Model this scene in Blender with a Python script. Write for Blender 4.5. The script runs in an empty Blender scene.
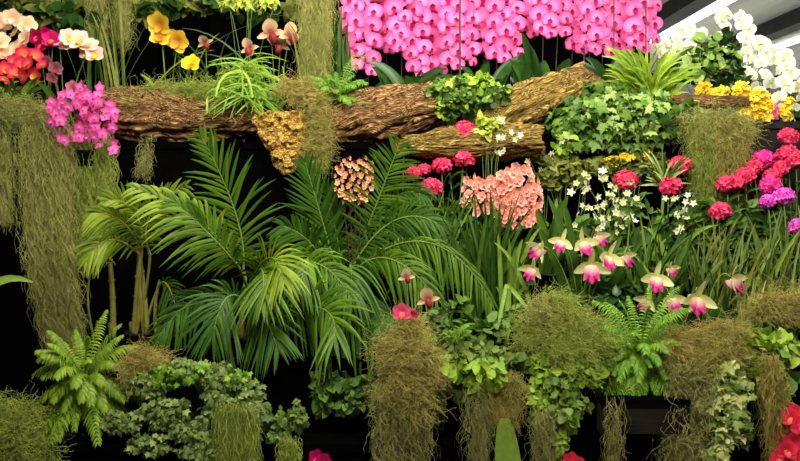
import bpy, math, random
import numpy as np
from mathutils import Vector, noise
rng = np.random.default_rng(11)
random.seed(5)
scn = bpy.context.scene
COL = scn.collection
PI = math.pi
# ------------------------------------------------------------------ camera
CAM = np.array([0.0, -3.4, 1.6]); PITCH = math.radians(3.5); F = 780.0
FW = np.array([0, math.cos(PITCH), -math.sin(PITCH)]); UP = np.array([0, math.sin(PITCH), math.cos(PITCH)])
def P(px, py, Y):
    d = FW*F + np.array([1.0, 0, 0])*(px-400) + UP*(230.5-py)
    return CAM + d*((Y-CAM[1])/d[1])
def S(Y): return (Y+3.4)/F
def X(px, Y): return float(P(px, 200, Y)[0])
cd = bpy.data.cameras.new('camera'); cam = bpy.data.objects.new('camera', cd); COL.objects.link(cam)
cam.location = CAM; cam.rotation_euler = (PI/2-PITCH, 0, 0); cd.sensor_width = 36; cd.lens = 36*F/800; cd.clip_end = 100
scn.camera = cam
# ------------------------------------------------------------------ mesh kit
def nrm(a): return a/np.maximum(np.linalg.norm(a, axis=-1, keepdims=True), 1e-9)
class MB:
    def __init__(s): s.v = []; s.q = []; s.t = []; s.n = 0
    def add(s, V, Q=None, T=None):
        V = np.asarray(V, float).reshape(-1, 3)
        if Q is not None and len(Q): s.q.append(np.asarray(Q, int).reshape(-1, 4)+s.n)
        if T is not None and len(T): s.t.append(np.asarray(T, int).reshape(-1, 3)+s.n)
        s.v.append(V); s.n += len(V); return s
    def mesh(s, name, mat, base=(0, 0, 0), smooth=True):
        V = np.concatenate(s.v)-np.asarray(base, float)
        Q = np.concatenate(s.q) if s.q else np.zeros((0, 4), int)
        T = np.concatenate(s.t) if s.t else np.zeros((0, 3), int)
        m = bpy.data.meshes.new(name)
        m.vertices.add(len(V)); m.vertices.foreach_set('co', V.astype(np.float32).ravel())
        nl = Q.size+T.size; npoly = len(Q)+len(T)
        m.loops.add(nl); m.loops.foreach_set('vertex_index', np.concatenate([Q.ravel(), T.ravel()]).astype(np.int32))
        m.polygons.add(npoly)
        ls = np.concatenate([np.arange(len(Q))*4, Q.size+np.arange(len(T))*3]).astype(np.int32)
        m.polygons.foreach_set('loop_start', ls)
        m.polygons.foreach_set('use_smooth', np.full(npoly, smooth))
        m.update(calc_edges=True); m.validate()
        m.materials.append(mat)
        return m
def strips(mb, C, W, side, fold=0.0):
    """blades: C (N,n,3) centre lines, W (N,n) half widths, side (N,n,3)"""
    N, n, _ = C.shape; T = nrm(np.gradient(C, axis=1)); nor = nrm(np.cross(side, T))
    L = C-side*W[..., None]; R = C+side*W[..., None]
    if fold:
        M = C-nor*(W*fold)[..., None]; V = np.stack([L, M, R], 2); k = 3
    else: V = np.stack([L, R], 2); k = 2
    base = (np.arange(N)*n*k)[:, None, None]+(np.arange(n-1)*k)[None, :, None]+np.arange(k-1)[None, None, :]
    mb.add(V, np.stack([base, base+1, base+k+1, base+k], -1))
def tubes(mb, C, R, k=4):
    C = np.asarray(C, float)
    if C.ndim == 2: C = C[None]
    N, n, _ = C.shape; R = np.broadcast_to(np.asarray(R, float), (N, n))
    T = nrm(np.gradient(C, axis=1)); ref = np.where(np.abs(T[..., 2:3]) > .9, np.array([1.0, 0, 0]), np.array([0, 0, 1.0]))
    A = nrm(np.cross(T, ref)); B = np.cross(T, A)
    a = np.arange(k)*2*PI/k
    V = C[:, :, None]+(A[:, :, None]*np.cos(a)[:, None]+B[:, :, None]*np.sin(a)[:, None])*R[:, :, None, None]
    i = (np.arange(N)*n*k)[:, None, None]+(np.arange(n-1)*k)[None, :, None]
    j = np.arange(k)[None, None, :]; j2 = (j+1) % k
    mb.add(V, np.stack([i+j, i+j2, i+k+j2, i+k+j], -1))
def insts(mb, tV, tQ, tT, pos, M, sc):
    """template copies: M (N,3,3) columns are the images of the x, y, z axes"""
    N = len(pos); V = np.einsum('nij,kj->nki', M, tV)*np.reshape(sc, (N, 1, 1))+pos[:, None]
    off = (np.arange(N)*len(tV))[:, None, None]
    mb.add(V, (np.asarray(tQ)[None]+off) if tQ is not None else None, (np.asarray(tT)[None]+off) if tT is not None else None)
def frames(axis, normal):
    y = nrm(axis); z = normal-y*np.sum(normal*y, -1, keepdims=True); z = nrm(z); x = np.cross(y, z)
    return np.stack([x, y, z], -1)
def bez(p0, p1, p2, n):
    """curve through p1 at its middle"""
    p0, p1, p2 = map(np.asarray, (p0, p1, p2)); c = 2*p1-.5*(p0+p2); t = np.linspace(0, 1, n)[:, None]
    return (1-t)**2*p0+2*t*(1-t)*c+t*t*p2
def ell(mb, c, r, nu=10, nv=7):
    u = np.arange(nu)*2*PI/nu; v = np.linspace(0, PI, nv)
    V = np.stack([np.outer(np.sin(v), np.cos(u)), np.outer(np.sin(v), np.sin(u)), np.outer(np.cos(v), np.ones(nu))], -1)*np.asarray(r)+np.asarray(c)
    i = (np.arange(nv-1)*nu)[:, None]; j = np.arange(nu)[None]; j2 = (j+1) % nu
    mb.add(V, np.stack([i+j, i+nu+j, i+nu+j2, i+j2], -1))
def box(mb, a, b):
    (x0, y0, z0), (x1, y1, z1) = a, b
    mb.add([(x0, y0, z0), (x1, y0, z0), (x1, y1, z0), (x0, y1, z0), (x0, y0, z1), (x1, y0, z1), (x1, y1, z1), (x0, y1, z1)],
           [(0, 3, 2, 1), (4, 5, 6, 7), (0, 1, 5, 4), (1, 2, 6, 5), (2, 3, 7, 6), (3, 0, 4, 7)])
def lathe(mb, c, prof, k=16):
    a = np.arange(k)*2*PI/k; pr = np.asarray(prof, float)
    V = np.stack([pr[:, :1]*np.cos(a), pr[:, :1]*np.sin(a), np.repeat(pr[:, 1:], k, 1)], -1)+np.asarray(c)
    i = (np.arange(len(pr)-1)*k)[:, None]; j = np.arange(k)[None]; j2 = (j+1) % k
    mb.add(V, np.stack([i+j, i+j2, i+k+j2, i+k+j], -1))
# ------------------------------------------------------------------ objects
def link(name, data, parent=None, loc=(0, 0, 0), rot=(0, 0, 0), sc=1.0):
    o = bpy.data.objects.new(name, data); COL.objects.link(o)
    o.location = loc; o.rotation_euler = rot; o.scale = (sc, sc, sc) if np.isscalar(sc) else sc
    if parent is not None: o.parent = parent
    return o
class Thing:
    def __init__(s, name, label, cat, base, group=None, kind=None):
        s.base = np.asarray(base, float); s.root = link(name, None, None, s.base)
        s.root.empty_display_size = .05
        s.root['label'] = label; s.root['category'] = cat
        if group: s.root['group'] = group
        if kind: s.root['kind'] = kind
    def part(s, name, mb, mat, parent=None, label=None, smooth=True):
        o = link(name, mb.mesh(name, mat, s.base, smooth), parent or s.root)
        if label: o['label'] = label
        return o
    def put(s, name, mesh, world, rot=(0, 0, 0), sc=1.0, parent=None):
        return link(name, mesh, parent or s.root, np.asarray(world)-s.base, rot, sc)
def single(name, mb, mat, label, cat, base, group=None, smooth=True):
    o = link(name, mb.mesh(name, mat, base, smooth), None, base); o['label'] = label; o['category'] = cat
    if group: o['group'] = group
    return o
def struct(name, mb, mat, smooth=False):
    o = link(name, mb.mesh(name, mat, (0, 0, 0), smooth)); o['kind'] = 'structure'; return o
# ------------------------------------------------------------------ materials
def lin(c): return tuple((x/255/12.92) if x/255 <= .04045 else ((x/255+.055)/1.055)**2.4 for x in c)+(1.0,)
def newmat(name):
    m = bpy.data.materials.new(name); m.use_nodes = True; nt = m.node_tree; nt.nodes.clear()
    return m, nt, nt.nodes.new('ShaderNodeOutputMaterial')
def N(nt, t, **kw):
    n = nt.nodes.new(t)
    for k, v in kw.items(): setattr(n, k, v)
    return n
def surf(nt, out, colsock, rough=.5, trans=0.0, spec=.35, bump=None, metal=0.0):
    b = N(nt, 'ShaderNodeBsdfPrincipled'); b.inputs['Roughness'].default_value = rough
    b.inputs['Specular IOR Level'].default_value = spec; b.inputs['Metallic'].default_value = metal
    nt.links.new(colsock, b.inputs['Base Color'])
    if bump is not None: nt.links.new(bump, b.inputs['Normal'])
    if trans:
        t = N(nt, 'ShaderNodeBsdfTranslucent'); nt.links.new(colsock, t.inputs['Color'])
        mx = N(nt, 'ShaderNodeMixShader'); mx.inputs[0].default_value = trans
        nt.links.new(b.outputs[0], mx.inputs[1]); nt.links.new(t.outputs[0], mx.inputs[2]); nt.links.new(mx.outputs[0], out.inputs[0])
    else: nt.links.new(b.outputs[0], out.inputs[0])
def leafmat(name, c, c2=None, var=.5, trans=.25, rough=.5, spec=.25, nscale=30.0):
    """c .. c2: colours scattered leaf by leaf, with slight mottling"""
    m, nt, out = newmat(name); c2 = c2 or c
    g = N(nt, 'ShaderNodeNewGeometry'); r = N(nt, 'ShaderNodeValToRGB')
    r.color_ramp.elements[0].color = lin(c); r.color_ramp.elements[1].color = lin(c2)
    nt.links.new(g.outputs['Random Per Island'], r.inputs[0])
    tc = N(nt, 'ShaderNodeTexCoord'); no = N(nt, 'ShaderNodeTexNoise'); no.inputs['Scale'].default_value = nscale
    nt.links.new(tc.outputs['Object'], no.inputs['Vector'])
    mr = N(nt, 'ShaderNodeMapRange'); mr.inputs[1].default_value = .3; mr.inputs[2].default_value = .7
    mr.inputs[3].default_value = 1-var/2; mr.inputs[4].default_value = 1+var/2
    nt.links.new(no.outputs[0], mr.inputs[0])
    h = N(nt, 'ShaderNodeHueSaturation'); nt.links.new(mr.outputs[0], h.inputs['Value']); nt.links.new(r.outputs[0], h.inputs['Color'])
    surf(nt, out, h.outputs[0], rough, trans, spec); return m
def petalmat(name, outer, inner, rad, trans=.3, var=.12, rough=.55):
    """petal colour changes from the flower's middle to the tips"""
    m, nt, out = newmat(name); tc = N(nt, 'ShaderNodeTexCoord'); ln = N(nt, 'ShaderNodeVectorMath', operation='LENGTH')
    nt.links.new(tc.outputs['Object'], ln.inputs[0]); mr = N(nt, 'ShaderNodeMapRange'); mr.inputs[2].default_value = rad
    nt.links.new(ln.outputs['Value'], mr.inputs[0]); r = N(nt, 'ShaderNodeValToRGB')
    r.color_ramp.elements[0].color = lin(inner); r.color_ramp.elements[1].color = lin(outer); r.color_ramp.elements[0].position = .15; r.color_ramp.elements[1].position = .8
    nt.links.new(mr.outputs[0], r.inputs[0]); oi = N(nt, 'ShaderNodeObjectInfo'); m2 = N(nt, 'ShaderNodeMapRange')
    m2.inputs[3].default_value = 1-var; m2.inputs[4].default_value = 1+var; nt.links.new(oi.outputs['Random'], m2.inputs[0])
    h = N(nt, 'ShaderNodeHueSaturation'); nt.links.new(m2.outputs[0], h.inputs['Value']); nt.links.new(r.outputs[0], h.inputs['Color'])
    surf(nt, out, h.outputs[0], rough, trans, .2); return m
def plain(name, c, rough=.6, spec=.3, var=.2, scale=8.0, bump=0.0, stretch=(1, 1, 1), c2=None):
    m, nt, out = newmat(name); tc = N(nt, 'ShaderNodeTexCoord'); mp = N(nt, 'ShaderNodeMapping'); mp.inputs['Scale'].default_value = stretch
    nt.links.new(tc.outputs['Object'], mp.inputs[0]); no = N(nt, 'ShaderNodeTexNoise'); no.inputs['Scale'].default_value = scale; no.inputs['Detail'].default_value = 6
    nt.links.new(mp.outputs[0], no.inputs['Vector']); r = N(nt, 'ShaderNodeValToRGB'); r.color_ramp.elements[0].position = .35; r.color_ramp.elements[1].position = .65
    k = 1-var; r.color_ramp.elements[0].color = lin(tuple(x*k for x in c)); r.color_ramp.elements[1].color = lin(c2 or c)
    nt.links.new(no.outputs[0], r.inputs[0]); b = None
    if bump:
        bn = N(nt, 'ShaderNodeBump'); bn.inputs['Strength'].default_value = bump; bn.inputs['Distance'].default_value = .02
        nt.links.new(no.outputs[0], bn.inputs['Height']); b = bn.outputs[0]
    surf(nt, out, r.outputs[0], rough, 0, spec, b); return m
def glow(name, c, s):
    m, nt, out = newmat(name); e = N(nt, 'ShaderNodeEmission'); e.inputs[0].default_value = lin(c); e.inputs[1].default_value = s
    nt.links.new(e.outputs[0], out.inputs[0]); return m
M = {}
M['drape'] = plain('black_cloth', (6, 6, 6), 1, 0, .3, 40)
M['riser'] = plain('dark_riser_cloth', (44, 40, 36), .9, .1, .3, 20)
M['pot'] = plain('black_pot', (22, 20, 18), .6, .2)
M['stem'] = leafmat('green_stem', (90, 120, 45), (110, 130, 60), .2, 0)
M['dstem'] = leafmat('dark_stem', (80, 50, 55), (66, 52, 48), .2, 0)
M['cane'] = leafmat('cane', (150, 140, 60), (125, 130, 60), .5, 0, nscale=14)
M['palm'] = leafmat('palm_leaflet', (54, 88, 12), (98, 134, 26), .25)
M['palmy'] = leafmat('pale_palm_leaflet', (96, 124, 20), (148, 168, 44), .25)
M['palmd'] = leafmat('deep_palm_leaflet', (36, 74, 12), (74, 112, 22), .3)
M['strap'] = leafmat('strap_leaf', (36, 70, 16), (72, 104, 28), .25)
M['strapl'] = leafmat('light_strap_leaf', (96, 136, 40), (142, 168, 66), .25)
M['dark'] = leafmat('dark_leaf', (24, 54, 18), (52, 86, 30), .3, .15, .3)
M['ivy'] = leafmat('ivy_leaf', (44, 76, 20), (108, 142, 52), .4)
M['bright'] = leafmat('bright_leaf', (100, 142, 28), (172, 196, 66), .3)
M['grass'] = leafmat('grass_blade', (70, 116, 22), (122, 164, 46), .25)
M['grassl'] = leafmat('light_grass_blade', (96, 140, 28), (150, 180, 62), .25)
M['fern'] = leafmat('fern_pinna', (78, 128, 18), (134, 174, 44), .25)
M['fernb'] = leafmat('yellowish_fern_pinna', (92, 132, 20), (150, 172, 48), .25)
M['fernl'] = leafmat('light_fern_pinna', (112, 152, 30), (176, 200, 64), .25)
M['sage'] = leafmat('sage_leaf', (72, 98, 36), (120, 142, 60), .4)
M['sagel'] = leafmat('grey_green_leaf', (84, 108, 48), (140, 158, 84), .4)
M['sagef'] = leafmat('pale_fresh_leaf', (92, 134, 44), (170, 194, 104), .3)
M['olive'] = leafmat('olive_leaf', (92, 104, 36), (130, 136, 56), .4)
M['yolk'] = leafmat('yellow_green_leaf', (150, 170, 50), (196, 206, 90), .3)
M['varieg'] = leafmat('cream_edged_leaf', (110, 140, 60), (220, 222, 140), .4)
M['moss'] = leafmat('moss_strand', (140, 142, 68), (194, 190, 112), .3, .15, .9, .1)
M['mosst'] = leafmat('tan_moss_strand', (146, 136, 62), (196, 180, 102), .3, .15, .9, .1)
M['mossg'] = leafmat('green_moss_strand', (124, 146, 52), (178, 188, 90), .3, .15, .9, .1)
M['mossw'] = leafmat('grey_moss_strand', (126, 128, 66), (176, 174, 108), .3, .15, .9, .1)

# ------------------------------------------------------------------ leaf templates: +Y to the tip, +Z the upper face
def t_leaf(w=.35, fold=.25, curl=.25, n=5):
    y = np.linspace(0, 1, n); hw = w*np.sin(PI*y**.75)**.8; V = []; Q = []
    for i in range(n):
        z = -curl*y[i]**2
        V += [(-hw[i], y[i], z), (0, y[i], z-fold*hw[i]), (hw[i], y[i], z)]
    for i in range(n-1):
        for j in range(2): a = i*3+j; Q.append((a, a+1, a+4, a+3))
    return np.array(V), np.array(Q), None
def t_ivy():
    pts = [(0, 0), (.28, -.12), (.5, .1), (.36, .3), (.52, .56), (.24, .62), (0, 1.05), (-.24, .62), (-.52, .56), (-.36, .3), (-.5, .1), (-.28, -.12)]
    V = [(0, .3, .06)]+[(x, y, -.35*(x*x)-.18*max(0, y)**2) for x, y in pts]; n = len(pts)
    return np.array(V), None, np.array([(0, 1+i, 1+(i+1) % n) for i in range(n)])
def t_round(): return t_leaf(.48, .12, .2, 5)
T_LEAF, T_NARROW, T_IVY, T_ROUND = t_leaf(), t_leaf(.16, .2, .5), t_ivy(), t_round()
CAMDIR = np.array([0, -1.0, .15])
def bush(mb, blobs, n, tmpl, size, droop=.3, var=.35, face=.6, rnd=.5):
    """leaves on the outsides of ellipsoids: (px, py, rx, ry, Y, depth px)"""
    bl = []
    for b in blobs:
        f = b[5] if len(b) > 5 else min(b[2], b[3]); bl.append((b[0], b[1], b[2]*.85, b[3]*.85, b[4], f))
        for _ in range(4):
            a = rng.uniform(0, 6.28); q = rng.uniform(.25, .45); bl.append((b[0]+b[2]*.85*math.cos(a), b[1]+b[3]*.85*math.sin(a), b[2]*q, b[3]*q, b[4], f*.8))
    blobs = bl; wts = np.array([b[2]*b[3] for b in blobs], float); cnt = np.maximum(3, (n*wts/wts.sum()).astype(int)); tips = []
    for b, k in zip(blobs, cnt):
        px, py, rx, ry, Y = b[:5]; s = S(Y); dz = b[5] if len(b) > 5 else min(rx, ry)
        d = nrm(rng.normal(size=(k, 3))); fl = rng.random(k) < .55; d[fl, 1] = -np.abs(d[fl, 1])
        rad = (.55+.45*rng.random(k)**.6)[:, None]*(1+.12*rng.normal(size=(k, 1)))
        pos = P(px, py, Y)+d*rad*np.array([rx*s, dz*s, ry*s])
        ax = d*.7+rng.normal(size=(k, 3))*rnd+np.array([0, 0, -droop]); no = d*.5+CAMDIR*face+np.array([0, 0, .5])+rng.normal(size=(k, 3))*.45
        insts(mb, *tmpl, pos-nrm(ax)*size*.5, frames(ax, no), size*(1+var*rng.normal(size=k)).clip(.4, 1.8)); tips.append(pos)
    return np.concatenate(tips)
def twigs(mb, base, tips, k, r=.0016, sag=.12):
    idx = rng.choice(len(tips), min(k, len(tips)), replace=False); C = []
    for i in idx:
        a = np.asarray(base)+rng.normal(size=3)*np.array([.02, .02, 0]); b = tips[i]; m = (a+b)/2+np.array([0, 0, sag*np.linalg.norm(b-a)])
        C.append(bez(a, m, b, 7))
    tubes(mb, np.array(C), r, 3)
def frond(mb, rach, L, nl, width, normal=CAMDIR, droop=.4, a0=72, a1=28, lift=.15, t0=.12, seg=7, peak=.45, two=(1, 1), jit=.08, fold=.3):
    """pinnate leaflets along a midrib"""
    n = len(rach); tt = np.linspace(t0, .995, nl); T = nrm(np.gradient(rach, axis=0)); C = []; W = []; Sd = []
    for sgn, fac in ((-1, two[0]), (1, two[1])):
        if not fac: continue
        for t in tt:
            f = t*(n-1); i = min(int(f), n-2); w = f-i; b = rach[i]*(1-w)+rach[i+1]*w; tg = nrm(T[i]*(1-w)+T[i+1]*w)
            no = np.asarray(normal, float); no = nrm(no-tg*no.dot(tg)); sd = np.cross(tg, no)*sgn
            a = math.radians(a0+(a1-a0)*t)+rng.normal()*jit
            dr = nrm(tg*math.cos(a)+sd*math.sin(a)+no*(lift+rng.normal()*jit))
            ln = L*fac*(.35+.65*math.sin(PI*min(1, (t-t0)/(1-t0)*.5/peak if t < peak else .5+.5*(t-peak)/(1-peak)))) if t < .97 else L*fac*.3
            ln *= 1+rng.normal()*.06; s = np.linspace(0, 1, seg)[:, None]
            C.append(b+dr*ln*s+np.array([0, 0, -1.0])*droop*ln*s**2); W.append(width*np.sin(PI*(.12+.88*np.linspace(0, 1, seg)**.8))**.8)
            wd = nrm(np.cross(no, dr)); Sd.append(np.repeat(wd[None], seg, 0))
    strips(mb, np.array(C), np.array(W), np.array(Sd), fold)
def blades(mb, base, tips, w, bend=.25, seg=9, spread=.02, fold=.3, wexp=.6):
    """strap leaves from a crown to given tips, bending over by their weight"""
    C = []; W = []; Sd = []
    for t in tips:
        a = np.asarray(base)+rng.normal(size=3)*np.array([spread, spread*.6, 0]); t = np.asarray(t, float); d = t-a
        m = a+d*.55+np.array([0, 0, bend*np.linalg.norm(d)*.5])-d*np.array([1, 1, 0])*bend*.5
        c = bez(a, m, t, seg); C.append(c); u = np.linspace(0, 1, seg); W.append(w*(1+.2*rng.normal())*np.sin(PI*(.2+.79*u))**wexp)
        tg = nrm(np.gradient(c, axis=0)); no = CAMDIR+np.array([rng.normal()*.6, 0, .2]); Sd.append(nrm(np.cross(tg, no)))
    strips(mb, np.array(C), np.array(W), np.array(Sd), fold)
def strands(mb, start, length, down=(0, 0, -1), n=14, r=.0015, curl=.02, wander=.04, drift=0.0):
    k = len(start); u = np.linspace(0, 1, n)[None, :, None]; ln = np.reshape(length, (k, 1, 1)); dn = np.asarray(down, float)
    dn = dn if dn.ndim == 2 else np.repeat(dn[None], k, 0)
    C = start[:, None]+dn[:, None]*ln*u
    for ax in (0, 1, 2):
        f = rng.uniform(4, 16, (k, 1)); ph = rng.uniform(0, 6.28, (k, 1)); am = curl*rng.uniform(.3, 1, (k, 1))*(.7 if ax else 1)
        C[:, :, ax] += am*(np.sin(f*u[..., 0]+ph)-np.sin(ph))+wander*rng.normal(size=(k, 1))*u[..., 0]**1.3+rng.normal(size=(k, n))*curl*.10
    C[:, :, 0] += drift*u[..., 0]
    tubes(mb, C, r*(1-.5*u[..., 0]), 3)
def moss_column(th, mat, path, Y, n, tress=3, depth=.06, r=.0016, slen=.22, curl=.02, name='tress'):
    """hanging moss: path [(px, py, half width px)] from top to bottom, hung in tresses"""
    n = int(n*1.5); r = r*.8; path = np.array(path, float); ys = path[:, 1]; s = S(Y)
    for k in range(tress):
        mb = MB(); m = n//tress; py = ys[0]+(ys[-1]-ys[0])*(rng.random(m)**1.0)*.97
        cx = np.interp(py, ys, path[:, 0]); hw = np.interp(py, ys, path[:, 2])
        lo = -1+2*k/tress; off = lo+(2/tress)*rng.random(m); off = off*(.85+.3*rng.random(m))
        st = np.array([P(c+o*h, y, Y) for c, o, h, y in zip(cx, off, hw, py)]); st[:, 1] += rng.uniform(-depth, depth, m)
        ln = np.minimum(slen*rng.uniform(.5, 1.3, m), (ys[-1]-py)*s+.05)
        strands(mb, st, ln, r=r, curl=curl, wander=.02, drift=(path[-1, 0]-path[0, 0])*s*.15)
        th.part(name, mb, mat)
def moss_mound(mb, blobs, n, slen=.1, r=.0015, curl=.02):
    n = int(n*1.9); r = r*.72; curl = curl*.8; bl = []
    for b in blobs:
        f = b[5] if len(b) > 5 else min(b[2], b[3])
        bl.append((b[0], b[1], b[2]*.75, b[3]*.75, b[4], f*.75))
        for _ in range(6):
            a = rng.uniform(0, 6.28); q = rng.uniform(.28, .5); bl.append((b[0]+b[2]*.85*math.cos(a), b[1]+b[3]*.85*math.sin(a), b[2]*q, b[3]*q, b[4]+rng.uniform(-.2, .2)*f*S(b[4]), f*q))
    blobs = bl
    wts = np.array([b[2]*b[3] for b in blobs], float)
    for b, k in zip(blobs, np.maximum(8, (n*wts/wts.sum()).astype(int))):
        px, py, rx, ry, Y = b[:5]; s = S(Y); dz = b[5] if len(b) > 5 else min(rx, ry)
        d = nrm(rng.normal(size=(k, 3))); pos = P(px, py, Y)+d*(.6+.4*rng.random((k, 1)))*np.array([rx*s, dz*s, ry*s])
        dr = nrm(np.cross(d, rng.normal(size=(k, 3)))+d*.25+np.array([0, 0, -.5]))
        strands(mb, pos, slen*rng.uniform(.4, 1.3, k), dr, n=10, r=r, curl=curl, wander=.02)
# ------------------------------------------------------------------ flowers: face -Y, up +Z
def petals(mb, specs, nu=6, nv=4):
    for (ang, L, W, tilt, bend, cup, p, q) in specs:
        a = math.radians(ang); d = np.array([math.sin(a), 0, math.cos(a)]); sd = np.array([math.cos(a), 0, -math.sin(a)]); f = np.array([0, -1.0, 0])
        u = (1-np.cos(np.linspace(0, 1, nu)*PI))/2; pr = np.maximum(np.sin(PI*(.06+.94*u)**p), 0)**q; v = np.linspace(-1, 1, nv)
        V = d*(L*u)[:, None, None]+sd*(W*pr)[:, None, None]*v[None, :, None]+f*((tilt*L*u+bend*L*u*u)[:, None, None]+(cup*W*pr)[:, None, None]*(v**2)[None, :, None])
        i = (np.arange(nu-1)*nv)[:, None]; j = np.arange(nv-1)[None]
        mb.add(V, np.stack([i+j, i+j+1, i+nv+j+1, i+nv+j], -1))
def mkmesh(name, mat, specs, nu=6, nv=4, extra=None):
    mb = MB(); petals(mb, specs, nu, nv)
    if extra: extra(mb)
    return mb.mesh(name, mat)
M['pink'] = petalmat('pink_petal', (244, 92, 168), (254, 150, 202), .06)
M['pinklip'] = petalmat('magenta_lip', (190, 14, 96), (140, 6, 70), .03)
M['white'] = petalmat('white_petal', (250, 250, 236), (244, 246, 214), .05)
M['whitelip'] = petalmat('pale_yellow_lip', (246, 240, 190), (236, 220, 120), .03)
M['cattleya'] = petalmat('cream_green_petal', (238, 240, 170), (220, 226, 130), .07)
M['cattlip'] = petalmat('magenta_tip_lip', (200, 30, 130), (246, 226, 190), .05)
M['coral'] = petalmat('coral_petal', (255, 196, 176), (246, 138, 122), .03)
M['coralp'] = petalmat('peach_petal', (255, 206, 160), (244, 146, 100), .03)
M['red'] = leafmat('crimson_floret', (214, 24, 78), (250, 92, 132), .2, .2, .6, .2)
M['magenta'] = leafmat('magenta_floret', (220, 30, 130), (250, 80, 180), .2, .2, .6, .2)
M['violet'] = leafmat('violet_pink_floret', (224, 60, 190), (250, 120, 222), .2, .2, .6, .2)
M['mag5'] = petalmat('magenta_petal', (240, 62, 176), (255, 150, 204), .035)
M['cream'] = petalmat('cream_petal', (255, 232, 196), (250, 190, 130), .05)
M['crim'] = petalmat('crimson_petal', (224, 40, 84), (250, 130, 90), .045)
M['rose'] = petalmat('rose_red_petal', (236, 56, 84), (214, 30, 60), .045)
M['rosep'] = petalmat('rose_pink_petal', (250, 96, 150), (240, 60, 110), .045)
M['hotm'] = petalmat('hot_magenta_petal', (214, 14, 110), (170, 6, 80), .045)
M['peach'] = petalmat('pale_peach_petal', (255, 222, 208), (255, 190, 160), .05)
M['mauve'] = petalmat('mauve_petal', (196, 120, 140), (150, 70, 90), .045)
M['gold'] = petalmat('golden_petal', (232, 200, 60), (180, 110, 20), .055)
M['yellow'] = petalmat('yellow_petal', (255, 236, 50), (240, 190, 20), .045)
M['tan'] = petalmat('tan_petal', (226, 196, 150), (150, 70, 50), .05)
M['slip'] = petalmat('maroon_pouch', (150, 50, 50), (120, 34, 40), .03)
M['yfl'] = leafmat('yellow_floret', (250, 210, 20), (255, 236, 90), .2, .2, .6, .2)
FL = {}
PH = [(0, .05, .021, .02, -.1, -.1, .8, .7), (128, .05, .021, .0, -.1, -.1, .8, .7), (-128, .05, .021, .0, -.1, -.1, .8, .7), (72, .055, .038, .08, -.1, .12, .8, .55), (-72, .055, .038, .08, -.1, .12, .8, .55)]
LIP3 = [(180, .028, .013, .8, .2, .5, .8, .7), (110, .016, .008, .7, .2, .3, .8, .7), (-110, .016, .008, .7, .2, .3, .8, .7), (0, .010, .006, .9, 0, .3, .8, .7)]
FL['pink'] = (mkmesh('blossom', M['pink'], PH), mkmesh('lip', M['pinklip'], LIP3, 4, 3))
FL['white'] = (mkmesh('blossom', M['white'], PH), mkmesh('lip', M['whitelip'], LIP3, 4, 3))
CAT = [(0, .066, .010, -.1, .35, .3, .7, .7), (150, .052, .011, .35, .2, .3, .7, .7), (-150, .052, .011, .35, .2, .3, .7, .7), (102, .060, .019, .1, .5, .3, .7, .65), (-102, .060, .019, .1, .5, .3, .7, .65)]
CLIP = [(180, .047, .026, .9, .1, -.8, .62, .5), (150, .04, .016, 1.1, 0, -.5, .7, .6), (-150, .04, .016, 1.1, 0, -.5, .7, .6)]
FL['cattleya'] = (mkmesh('blossom', M['cattleya'], CAT, 7, 4), mkmesh('lip', M['cattlip'], CLIP, 7, 6))
R5 = [(k*72, .026, .015, .25, .15, .3, .8, .6) for k in range(5)]
def budlip(mb): ell(mb, (0, -.012, -.003), (.006, .008, .006), 7, 5)
FL['coral'] = (mkmesh('blossom', M['coral'], R5, 5, 4, budlip), None)
FL['coralp'] = (mkmesh('blossom', M['coralp'], [(k*72, .020, .009, 1.3, -.5, .2, .8, .7) for k in range(5)], 5, 3), None)
ST5 = [(k*72, .032, .0125, .1, .1, .2, .8, .7) for k in range(5)]
FL['mag5'] = (mkmesh('blossom', M['mag5'], ST5, 5, 3, budlip), None)
W5 = [(k*72+10, .022, .0065, .15, .1, .2, .8, .7) for k in range(5)]
M['ystar'] = petalmat('greenish_white_petal', (240, 242, 196), (222, 228, 140), .03)
FL['ystar'] = (mkmesh('blossom', M['ystar'], [(k*72+30, .02, .0075, .3, .1, .2, .8, .7) for k in range(5)], 5, 3), None)
FL['wstar'] = (mkmesh('blossom', M['white'], W5, 5, 3), mkmesh('lip', M['whitelip'], [(180, .012, .006, .6, .1, .3, .8, .7)], 4, 3))
BR = [(0, .05, .026, .1, .1, .2, .8, .6), (120, .05, .026, .1, .1, .2, .8, .6), (-120, .05, .026, .1, .1, .2, .8, .6), (62, .05, .028, .15, .1, .2, .8, .6), (-62, .05, .028, .15, .1, .2, .8, .6)]
LP = [(180, .03, .016, .6, .3, .4, .8, .6)]
for k, l in (('cream', 'peach'), ('crim', 'gold'), ('hotm', 'crim'), ('rose', 'crim'), ('rosep', 'crim'), ('peach', 'yellow'), ('mauve', 'slip'), ('gold', 'gold'), ('yellow', 'gold')):
    FL[k] = (mkmesh('blossom', M[k], BR), mkmesh('lip', M[l], LP, 5, 4))
def pouch(mb): ell(mb, (0, -.025, -.022), (.016, .02, .024), 10, 7)
SL = [(0, .05, .03, .25, .2, .35, .8, .6), (100, .055, .013, .1, .0, .2, .7, .7), (-100, .055, .013, .1, .0, .2, .7, .7), (180, .04, .02, -.1, 0, .2, .8, .6)]
def pouchmesh():
    mb = MB(); pouch(mb); return mb.mesh('pouch', M['slip'])
FL['tan'] = (mkmesh('blossom', M['tan'], SL), pouchmesh())
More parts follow.
